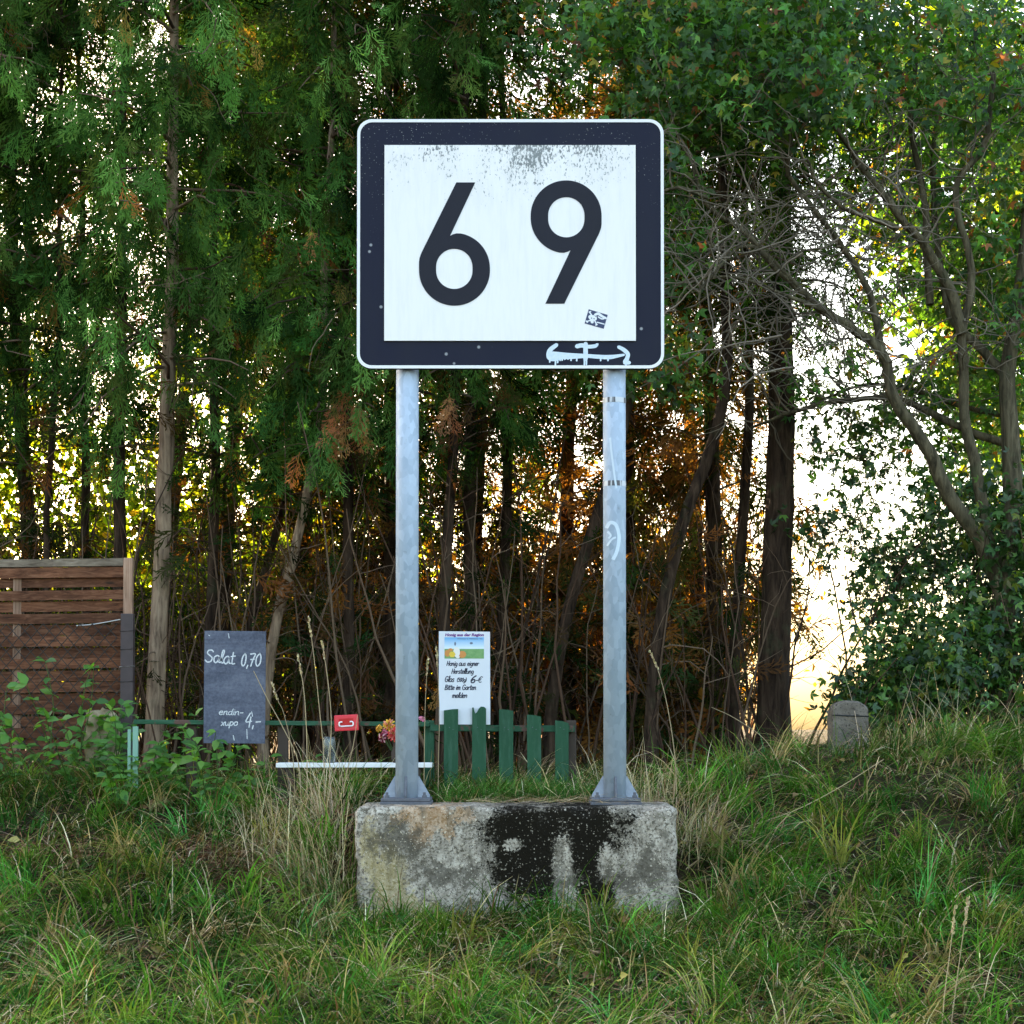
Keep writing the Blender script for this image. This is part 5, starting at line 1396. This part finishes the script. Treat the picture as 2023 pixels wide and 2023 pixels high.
# low bushes added far behind to close the bright sky under the hedge
FH = None
for i, x in enumerate(np.arange(-15, 2.6, 1.25)):
    dd = 25.5 + rng.normal() * .6
    if FH is None:
        g0 = GZ(x, dd); fa, sa2 = Acc(), Acc(); n = 5200
        u = norm(rng.normal(size=(n, 3))) * rng.random((n, 1)) ** .45
        pos = u * np.array([1.15, .8, 1.25]) + np.array([0, 0, 1.45]); pos[:, 2] += .25 * np.sin(pos[:, 0] * 5)
        place(fa, LF1, pos, frames(rng.normal(size=(n, 3)), jitter=1.0), rng.uniform(.1, .2, n), palette(n, YG, [.45, .15, .35, .05]), .1)
        for j in range(30):
            sp = wander((rng.normal() * .4, rng.normal() * .3, -.1), (rng.normal() * .4, rng.normal() * .3, 1), rng.uniform(1.2, 2.4), 7, .12)
            V, F = tube(sp, np.linspace(.02, .005, 8), 4); sa2.add(V, F, TW[rng.integers(4)])
        FH = [('foliage', qmesh('foliage', np.concatenate(fa.V), np.concatenate(fa.F), M['glowleaf'], np.concatenate(fa.C))), ('stems', qmesh('stems', np.concatenate(sa2.V), np.concatenate(sa2.F), M['twig'], np.concatenate(sa2.C)))]
    root = thing('sky_block_bush', (x, dd, GZ(x, dd)), 'low round bush added far behind to close bright sky between the trunks', 'bush', 'bushes added to close the low sky')
    root.rotation_euler.z = rng.uniform(0, 6.28); root.scale = (rng.uniform(.9, 1.15),) * 3
    for nm, me in FH:
        o = link(nm, me, root)
        if nm == 'foliage': o['kind'] = 'stuff'

# ------------------------------------------------------------------ leafy weeds by the left fence
lm = qmesh('leaf', *(lambda v, f: (v, f, M['leaf'], np.tile((.09, .23, .04), (len(v), 1))))(
    np.array([[0, 0, 0], [.25, .30, .05], [.6, .26, .04], [1, 0, -.12], [.6, -.26, .04], [.25, -.30, .05], [.3, 0, 0], [.65, 0, -.02]]), np.array([[0, 6, 2, 1], [6, 7, 3, 2], [0, 5, 4, 6], [6, 4, 3, 7]])), smooth=True)
lm2 = lm.copy(); lm2.attributes['tint'].data.foreach_set('color', np.tile(np.array((.055, .15, .035, 1), dtype=np.float32), len(lm2.vertices)))
lm3 = lm.copy(); lm3.attributes['tint'].data.foreach_set('color', np.tile(np.array((.14, .28, .05, 1), dtype=np.float32), len(lm3.vertices)))
def weed(sx, d, hpx, wpx, nst, nlf, lab):
    x = P(sx, 1500, d).x; g0 = GZ(x, d); root = thing('leafy_weed', (x, d, g0), lab, 'weed')
    s = PX(d); ac = Acc(); sts = []
    for i in range(nst):
        L = hpx * s * rng.uniform(.55, 1.05)
        sp = wander((rng.normal() * wpx * s * .25, rng.normal() * .08, -.04), (rng.normal() * .35, rng.normal() * .25 - .1, 1), L, 8, .12)
        V, F = tube(sp, np.linspace(.005, .002, 9), 4); ac.V.append(V.astype(np.float32)); ac.F.append(F + ac.n); ac.n += len(V); ac.C.append(np.tile(np.array((.07, .13, .035), dtype=np.float32), (len(V), 1)))
        sts.append(sp)
    link('stems', qmesh('stems', np.concatenate(ac.V), np.concatenate(ac.F), M['leaf'], np.concatenate(ac.C)), root)
    for i in range(nlf):
        sp = sts[i % nst]; j = min(8, 1 + int(8 * (i // nst + rng.random()) / (nlf / nst)))
        ax = rng.normal(size=3) * np.array([1, .7, .35]) + np.array([0, -.45, .05])
        rot = frames(ax[None], jitter=.35)[0]
        # leaf normal mostly up
        ax = ax / np.linalg.norm(ax); up = np.array([rng.normal() * .3, -.5 + rng.normal() * .3, 1.0]); side = np.cross(up, ax); side /= np.linalg.norm(side); nr = np.cross(ax, side)
        sc = rng.uniform(.042, .098)
        m = Matrix(((ax[0], side[0], nr[0], 0), (ax[1], side[1], nr[1], 0), (ax[2], side[2], nr[2], 0), (0, 0, 0, 1)))
        o = link('leaf', (lm, lm2, lm3)[rng.choice(3, p=[.5, .3, .2])], root)
        o.matrix_local = Matrix.Translation(Vector(sp[j])) @ m @ Matrix.Diagonal((sc, sc, sc, 1))
weed(125, 10.5, 265, 110, 12, 250, 'leafy green weed climbing in front of the chain-link mesh')
weed(190, 10.4, 200, 80, 11, 190, 'leafy weed covering the lower part of the pale limestone block')
weed(258, 9.98, 105, 70, 6, 60, 'low leafy weed at the pale mint pickets')
weed(330, 10.2, 190, 120, 12, 230, 'broad green leafy weed between fence post and chalkboard')
weed(420, 9.95, 185, 60, 8, 140, 'upright leafy weed growing in front of the chalkboard edge')
weed(10, 10.3, 230, 60, 6, 80, 'leafy weed in front of the chain-link mesh away from its post')
weed(635, 10.0, 130, 70, 4, 26, 'thin weed beneath the red cash box')

# ------------------------------------------------------------------ grass
def blades(ac, x, y, L, lean, bend, width, az, col, seg=3, z=None):
    n = len(x); zz = gz(x, y) - .02 if z is None else z
    px_, py_, pz_ = x.copy(), y.copy(), zz.copy()
    ca, sa_ = np.cos(az), np.sin(az); wx, wy = -sa_, ca
    tw = rng.normal(size=n) * .6; wz = np.sin(tw) * .4
    rows = []
    for i in range(seg + 1):
        t = i / seg; hw = width * (1 - t ** 1.6) * .5 + .0003
        rows.append((np.stack([px_ - wx * hw, py_ - wy * hw, pz_ - wz * hw], -1), np.stack([px_ + wx * hw, py_ + wy * hw, pz_ + wz * hw], -1)))
        th = lean + bend * (t + .5 / seg); st = L / seg
        px_ = px_ + np.sin(th) * ca * st; py_ = py_ + np.sin(th) * sa_ * st; pz_ = pz_ + np.cos(th) * st
    V = np.stack([q for r in rows for q in r], 1)          # n, 2(seg+1), 3
    # keep lying blades just above the soil
    fl = gz(V[..., 0], V[..., 1]) + .004
    V[:, 2:, 2] = np.maximum(V[:, 2:, 2], fl[:, 2:])
    m = 2 * (seg + 1)
    tf = np.array([[2 * i, 2 * i + 1, 2 * i + 3, 2 * i + 2] for i in range(seg)])
    F = (tf[None] + (np.arange(n) * m)[:, None, None]).reshape(-1, 4)
    g = np.repeat(np.linspace(.92, 1.08, seg + 1), 2)
    C = col[:, None, :] * g[None, :, None]
    ac.add(V.reshape(-1, 3), F, C.reshape(-1, 3))
def vnoise(x, y, s, seed=0):
    r = np.random.default_rng(seed); t = r.random((64, 64))
    u, v = x * s + 100, y * s + 100
    i, j = np.floor(u).astype(int), np.floor(v).astype(int); f, g = u - i, v - j
    f = f * f * (3 - 2 * f); g = g * g * (3 - 2 * g)
    a_ = t[i % 64, j % 64] * (1 - f) + t[(i + 1) % 64, j % 64] * f; b_ = t[i % 64, (j + 1) % 64] * (1 - f) + t[(i + 1) % 64, (j + 1) % 64] * f
    return a_ * (1 - g) + b_ * g
GC = [(.085, .18, .03), (.06, .17, .05), (.13, .2, .04), (.19, .2, .055)]
SC_ = [(.5, .39, .22), (.36, .26, .14), (.62, .51, .33), (.24, .13, .075)]
def inblock(x, y): return (x > bx0 - .01) & (x < bx1 + .01) & (y > BD - .03) & (y < BD + BT + .02)
def bare(x, y):
    b_ = 0
    for cx_b, cy_b, rx_b, ry_b, am in ((-1.38, 9.12, .40, .17, 1.1), (-2.35, 9.22, .4, .15, .9), (-1.75, 9.3, .2, .1, .7), (2.45, 9.1, .35, .25, .7), (1.5, 8.95, .2, .14, .7), (2.0, 8.1, .25, .12, .5), (-.6, 7.6, .25, .1, .4)):
        b_ = b_ + am * np.exp(-(((x - cx_b) / rx_b) ** 2 + ((y - cy_b) / ry_b) ** 2))
    return b_
def field(n, xr_, yr_, Lr, wr, straw, seg=3, name='grass'):
    x = rng.uniform(*xr_, n); y = rng.uniform(*yr_, n)
    # clump: pull towards tuft centres
    m = n // 22
    tx_, ty_ = rng.uniform(*xr_, m), rng.uniform(*yr_, m); k_ = rng.integers(0, m, n); pull = rng.random(n) < .72
    x = np.where(pull, tx_[k_] + rng.normal(size=n) * .028, x); y = np.where(pull, ty_[k_] + rng.normal(size=n) * .028, y)
    keep = ~inblock(x, y) & (rng.random(n) > .85 * bare(x, y).clip(0, 1)) & (rng.random(n) > .55 * (vnoise(x, y, 2.2, 5) < .3))
    x, y, k_ = x[keep], y[keep], k_[keep]; n = len(x)
    taz = rng.uniform(0, 2 * np.pi, m)[k_]
    flow = -np.pi / 2 + 1.5 * (vnoise(x, y, .9, 7) - .5) * 2 + .5
    az = np.where(rng.random(n) < .55, flow + rng.normal(size=n) * .7, taz + rng.normal(size=n) * .9)
    L = rng.uniform(*Lr, n) * (.7 + .7 * vnoise(x, y, 1.6, 3))
    dry = (rng.random(n) < straw + .75 * (vnoise(x, y, 1.5, 11) - .52).clip(0, 1) * 1.4 + .25 * bare(x, y).clip(0, 1))
    hue = vnoise(x, y, 1.1, 21)[:, None]
    gcol = palette(n, GC, [.36, .2, .27, .17], .42) * (.28 + .6 * hue)
    col = np.where(dry[:, None], palette(n, SC_, [.3, .3, .12, .28], .35), gcol)
    lean = rng.uniform(.15, 1.0, n); bend = rng.uniform(.6, 2.1, n)
    ac = Acc(); blades(ac, x, y, L, lean, bend, rng.uniform(*wr, n), az, col, seg)
    o = ac.build(name, M['grass']); props(o, kind='stuff'); return o
o = field(30000, (-2.75, 2.75), (5.7, 9.3), (.12, .36), (.003, .0095), .19)
props(o, 'long tangled green and straw grass on the front of the bank', 'grass')
o = field(21000, (-3.6, 3.6), (9.0, 11.3), (.12, .36), (.0035, .0085), .2)
props(o, 'grass on top of the bank around the fence and stone', 'grass')
for xr_ in ((-7, -2.7), (2.7, 7)):
    o = field(9000, xr_, (5.0, 11.5), (.12, .32), (.005, .009), .18, 2)
    props(o, 'rough grass on the bank left of the picture' if xr_[0] < 0 else 'rough grass on the bank beyond the boundary stone', 'grass')
o = field(5000, (-7, 7), (11.3, 14.5), (.12, .35), (.005, .009), .5, 2)
props(o, 'sparse half-dry grass under the hedge', 'grass')
o = field(7000, (-4, 4), (2.5, 5.8), (.12, .3), (.006, .010), .16, 2)
props(o, 'grass sloping down in front of the bank', 'grass')
# long arching clumps, each combed its own way
def clumps(N, xr_, yr_, Lr, per, lab, cols, pr):
    cx_c, cy_c = rng.uniform(*xr_, N), rng.uniform(*yr_, N)
    kq = ~inblock(cx_c, cy_c) & (bare(cx_c, cy_c) < .5) & ~((np.abs(cx_c - 2.13) < .3) & (cy_c > 9.7)); cx_c, cy_c = cx_c[kq], cy_c[kq]; N = len(cx_c)
    k_ = np.repeat(np.arange(N), per); n = len(k_)
    x = cx_c[k_] + rng.normal(size=n) * .03; y = cy_c[k_] + rng.normal(size=n) * .03
    kq = ~inblock(x, y); k_, x, y = k_[kq], x[kq], y[kq]; n = len(x)
    az = (-np.pi / 2 + rng.normal(size=N) * 1.2)[k_] + rng.normal(size=n) * .55
    size = rng.uniform(*Lr, N)[k_] * rng.uniform(.5, 1.1, n)
    col = (np.array(cols)[rng.choice(len(cols), N, p=pr)] * rng.uniform(.6, 1.7, (N, 1)))[k_] * (1 + rng.normal(size=(n, 1)) * .2).clip(.5, 1.6)
    dry = rng.random(n) < .12
    col = np.where(dry[:, None], palette(n, SC_, [.4, .3, .2, .1]), col)
    ac = Acc(); blades(ac, x, y, size, rng.uniform(.1, .6, n), rng.uniform(.8, 2.0, n), rng.uniform(.004, .0095, n), az, col, 4)
    props(ac.build('grass', M['grass']), lab, 'grass', None, 'stuff')
CC = [(.085, .21, .025), (.06, .2, .04), (.14, .22, .035), (.22, .22, .05), (.38, .29, .15)]
clumps(520, (-2.75, 2.75), (5.8, 9.2), (.25, .52), 30, 'long arching grass clumps on the front of the bank', CC, [.36, .2, .24, .12, .08])
clumps(120, (1.0, 3.4), (8.6, 11.0), (.28, .55), 36, 'lush green grass clumps below the boundary stone', CC, [.45, .25, .22, .06, .02])
clumps(80, (-3.4, -.9), (9.2, 10.6), (.22, .45), 34, 'green grass clumps below fence panel and chalkboard', CC, [.4, .25, .22, .09, .04])
# grass growing up against the foot of the block
n = 1500; x = rng.uniform(bx0 - .1, bx1 + .1, n); y = BD - rng.random(n) ** 1.5 * .22 - .03
ac = Acc(); hgt_ = .08 + .17 * vnoise(x, y * 0, 3.1, 33)
blades(ac, x, y, hgt_ * rng.uniform(.6, 1.4, n), rng.uniform(.0, .5, n), rng.uniform(.3, 1.6, n), rng.uniform(.003, .007, n), rng.uniform(0, 6.3, n), np.where(rng.random((n, 1)) < .25, palette(n, SC_, [.4, .3, .2, .1]), palette(n, GC, [.36, .2, .27, .17], .35)), 3)
props(ac.build('grass', M['grass']), 'grass growing up against the front foot of the concrete block', 'grass', None, 'stuff')
# bright tufts between block and pickets
n = 3600; x = rng.normal(.06, .30, n); y = rng.uniform(9.5, 10.08, n); kq = (x > -.42) & (x < .62); x, y = x[kq], y[kq]; n = len(x)
ac = Acc(); zq = np.maximum(gz(x, y), np.where(y < BD + BT + .02, bzt, -9)) - .01
blades(ac, x, y, rng.uniform(.09, .24, n), rng.uniform(.1, .7, n), rng.uniform(.6, 1.8, n), rng.uniform(.003, .006, n), rng.uniform(0, 6.3, n), np.where(rng.random((n, 1)) < .12, palette(n, SC_, [.4, .3, .2, .1]), palette(n, [(.075, .19, .03), (.06, .16, .035), (.11, .2, .04)], [.4, .4, .2])), 3, zq)
props(ac.build('grass', M['grass']), 'fresh bright green grass between the block and the pickets', 'grass', None, 'stuff')
# litter of dead blades over bare soil and block top
n = 9000; x = rng.uniform(-2.8, 2.8, n); y = rng.uniform(6, 10.6, n); kq = ~inblock(x, y); x, y = x[kq], y[kq]; n = len(x)
x2 = np.concatenate([rng.normal(-1.38, .34, 2200), rng.normal(-2.35, .35, 1200)]); y2 = np.concatenate([rng.normal(9.12, .16, 2200), rng.normal(9.22, .14, 1200)])
x, y = np.concatenate([x, x2]), np.concatenate([y, y2]); n = len(x); ac = Acc()
blades(ac, x, y, rng.uniform(.04, .16, n), np.full(n, 1.45), rng.normal(size=n) * .2, rng.uniform(.003, .008, n), rng.uniform(0, 6.3, n), palette(n, [(.34, .17, .11), (.22, .11, .07), (.36, .26, .16), (.3, .11, .075)], [.35, .3, .2, .15]), 2, gz(x, y) + rng.uniform(.0, .03, n))
n = 260; x = rng.uniform(bx0 + .55, bx1 - .02, n); y = rng.uniform(BD + .12, BD + BT, n)
blades(ac, x, y, rng.uniform(.06, .3, n), np.full(n, 1.42), rng.normal(size=n) * .15, rng.uniform(.002, .004, n), rng.choice([0, np.pi], n) + rng.normal(size=n) * .6, palette(n, SC_, [.4, .3, .1, .2]), 3, np.full(n, bzt + .012))
n = 420; x = rng.uniform(-2.8, 2.8, n); y = rng.uniform(6, 10.8, n); kq = ~inblock(x, y); x, y = x[kq], y[kq]; n = len(x)
pos = np.stack([x, y, gz(x, y) + rng.uniform(.02, .09, n)], -1)
place(ac, LF1, pos, frames(rng.normal(size=(n, 3)) * np.array([1, 1, .25]), jitter=.7), rng.uniform(.03, .07, n), palette(n, [(.3, .19, .08), (.2, .11, .06), (.38, .3, .1), (.1, .07, .045)], [.35, .3, .2, .15]), .05)
props(ac.build('dead_grass_litter', M['grass']), 'reddish brown dead grass litter lying over the bank', 'grass litter', None, 'stuff')

# tall straw tufts
def tuft(name, x, y, n, L, spread, lab, cols=SC_, pr=(.4, .25, .3, .05), lean=(.05, 1.0), bend=(.1, 1.5), az=None, green=.18):
    root = thing(name, (x, y, GZ(x, y)), lab, 'grass tuft')
    ac = Acc(); xs, ys_ = x + rng.normal(size=n) * spread, y + rng.normal(size=n) * spread * .6
    bad = inblock(xs, ys_); xs = np.where(bad, np.where(xs < bcx, bx0 - .03, bx1 + .03), xs)
    a2 = rng.uniform(0, 2 * np.pi, n) if az is None else az + rng.normal(size=n) * 1.3
    col = np.where(rng.random((n, 1)) < green, palette(n, GC, [.4, .2, .25, .15]), palette(n, cols, pr))
    blades(ac, xs, ys_, rng.uniform(*L, n), rng.uniform(*lean, n), rng.uniform(*bend, n), rng.uniform(.0022, .0045, n), a2, col, 4)
    ac.build('blades', M['grass'], root)['kind'] = 'stuff'
    return root
tuft('straw_grass_tuft', -1.0, 9.05, 420, (.2, .62), .11, 'tall straw grass tuft at the black-shadowed left end of the block', az=np.pi * .95)
tuft('straw_grass_tuft', -1.08, 9.5, 360, (.2, .6), .16, 'bushy straw grass tuft below the white shelf end', az=np.pi * .8)
tuft('straw_grass_tuft', -1.2, 9.25, 220, (.2, .5), .2, 'sprawling straw grass tuft on the bank below the chalkboard')
tuft('straw_grass_tuft', .99, 9.3, 240, (.2, .6), .09, 'dense straw grass tuft against the right end of the block', az=.3)
tuft('straw_grass_tuft', .72, 9.72, 240, (.2, .5), .13, 'straw grass tuft behind the right post base plate')
tuft('straw_grass_tuft', 2.7, 10.8, 260, (.25, .7), .3, 'thin dry grass tuft on the crest right of the boundary stone', green=.4)
tuft('straw_grass_tuft', -2.05, 6.5, 300, (.12, .35), .22, 'pale dead grass tuft low on the bank below the bare soil', lean=(.2, 1.1))
def stalk(pts, d, r, lab, head=True):
    w = [P(x, y, d) for x, y in pts]; b_ = w[-1]; g0 = GZ(b_.x, d)
    w = [Vector((b_.x + (b_.x - w[-2].x) * .2, d, g0 - .02))] + w[::-1]
    root = thing('grass_stalk', (w[0].x, d, g0), lab, 'grass stalk', 'tall dry grass stalks')
    ac = Acc(); q = catmull(w, 5); q[:, 1] += np.linspace(0, .04, len(q)) * rng.normal()
    V, F = tube(q, np.linspace(r, r * .6, len(q)), 5); ac.add(V, F, np.array((.4, .31, .18)) * rng.uniform(.8, 1.15)); ac.build('stem', M['twig'], root)
    if head:
        ac = Acc(); tip, dr = q[-1], norm(q[-1] - q[-3]); n = 26
        t = rng.random(n); pos = tip - dr * (t[:, None] * .11); ax = dr + rng.normal(size=(n, 3)) * .3
        place(ac, LF1, pos, frames(ax), np.full(n, .018), palette(n, SC_, [.5, .2, .3, 0]), 0); ac.build('seed_head', M['grass'], root)
SL = 'tall dry grass stalk rising beside the left sign post'
stalk([(612, 1222), (622, 1300), (632, 1400), (640, 1490)], 9.55, .0032, SL)
stalk([(637, 1268), (648, 1340), (655, 1420), (652, 1500)], 9.6, .003, SL)
stalk([(591, 1297), (602, 1370), (606, 1440), (607, 1500)], 9.6, .003, SL)
stalk([(500, 1325), (530, 1385), (560, 1440), (590, 1510)], 9.7, .0034, SL, False)
stalk([(541, 1352), (552, 1385), (563, 1412), (580, 1500)], 9.8, .0026, SL)
stalk([(709, 1413), (700, 1470), (690, 1510), (680, 1560)], 9.5, .003, SL, False)
stalk([(862, 1281), (866, 1350), (868, 1420), (866, 1520)], 9.72, .0026, 'tall dry grass stalk rising right beside the honey notice')
stalk([(845, 1300), (840, 1400), (838, 1520)], 9.75, .0026, 'tall dry grass stalk between left post and honey notice')
SR = 'tall dry grass stalk rising beside the right sign post'
stalk([(1286, 1288), (1303, 1330), (1320, 1400), (1334, 1500)], 9.5, .003, SR)
stalk([(1405, 1397), (1450, 1418), (1510, 1460), (1540, 1510)], 10.4, .0026, 'thin dry grass stalk arching over the crest near the boundary stone', False)
stalk([(1745, 1500), (1650, 1560), (1560, 1605), (1450, 1640)], 9.5, .003, 'long dry grass stalk lying slanted across the green bank', False)
SB = 'upright straw stalk standing low on the grassy bank'
stalk([(1886, 1790), (1876, 1880), (1866, 1960), (1858, 2060)], 6.6, .0022, SB)
stalk([(1912, 1775), (1900, 1860), (1888, 1950), (1874, 2060)], 6.7, .0024, SB)
# dead rusty spray hanging in the crown left of the sign posts
ds = bpy.data.objects['conifer_tree.010']
ac = Acc()
for sx, sy, n in ((690, 790, 7), (700, 825, 7), (682, 850, 5), (612, 460, 3), (885, 800, 4), (870, 1330, 3)):
    c = np.array(P(sx, sy, 12.35)); pos = c + rng.normal(size=(n, 3)) * .05
    place(ac, SPF[1], pos, frames(rng.normal(size=(n, 3)) * .3 + np.array([0, -.2, -1])), rng.uniform(.16, .26, n), palette(n, [(.36, .13, .055), (.3, .15, .06)], [.6, .4], .1))
ac.build('dead_spray', M['spray'], ds)['label'] = 'rust brown dead foliage spray'

SC.render.resolution_x = 1024
SC.render.resolution_y = 1024
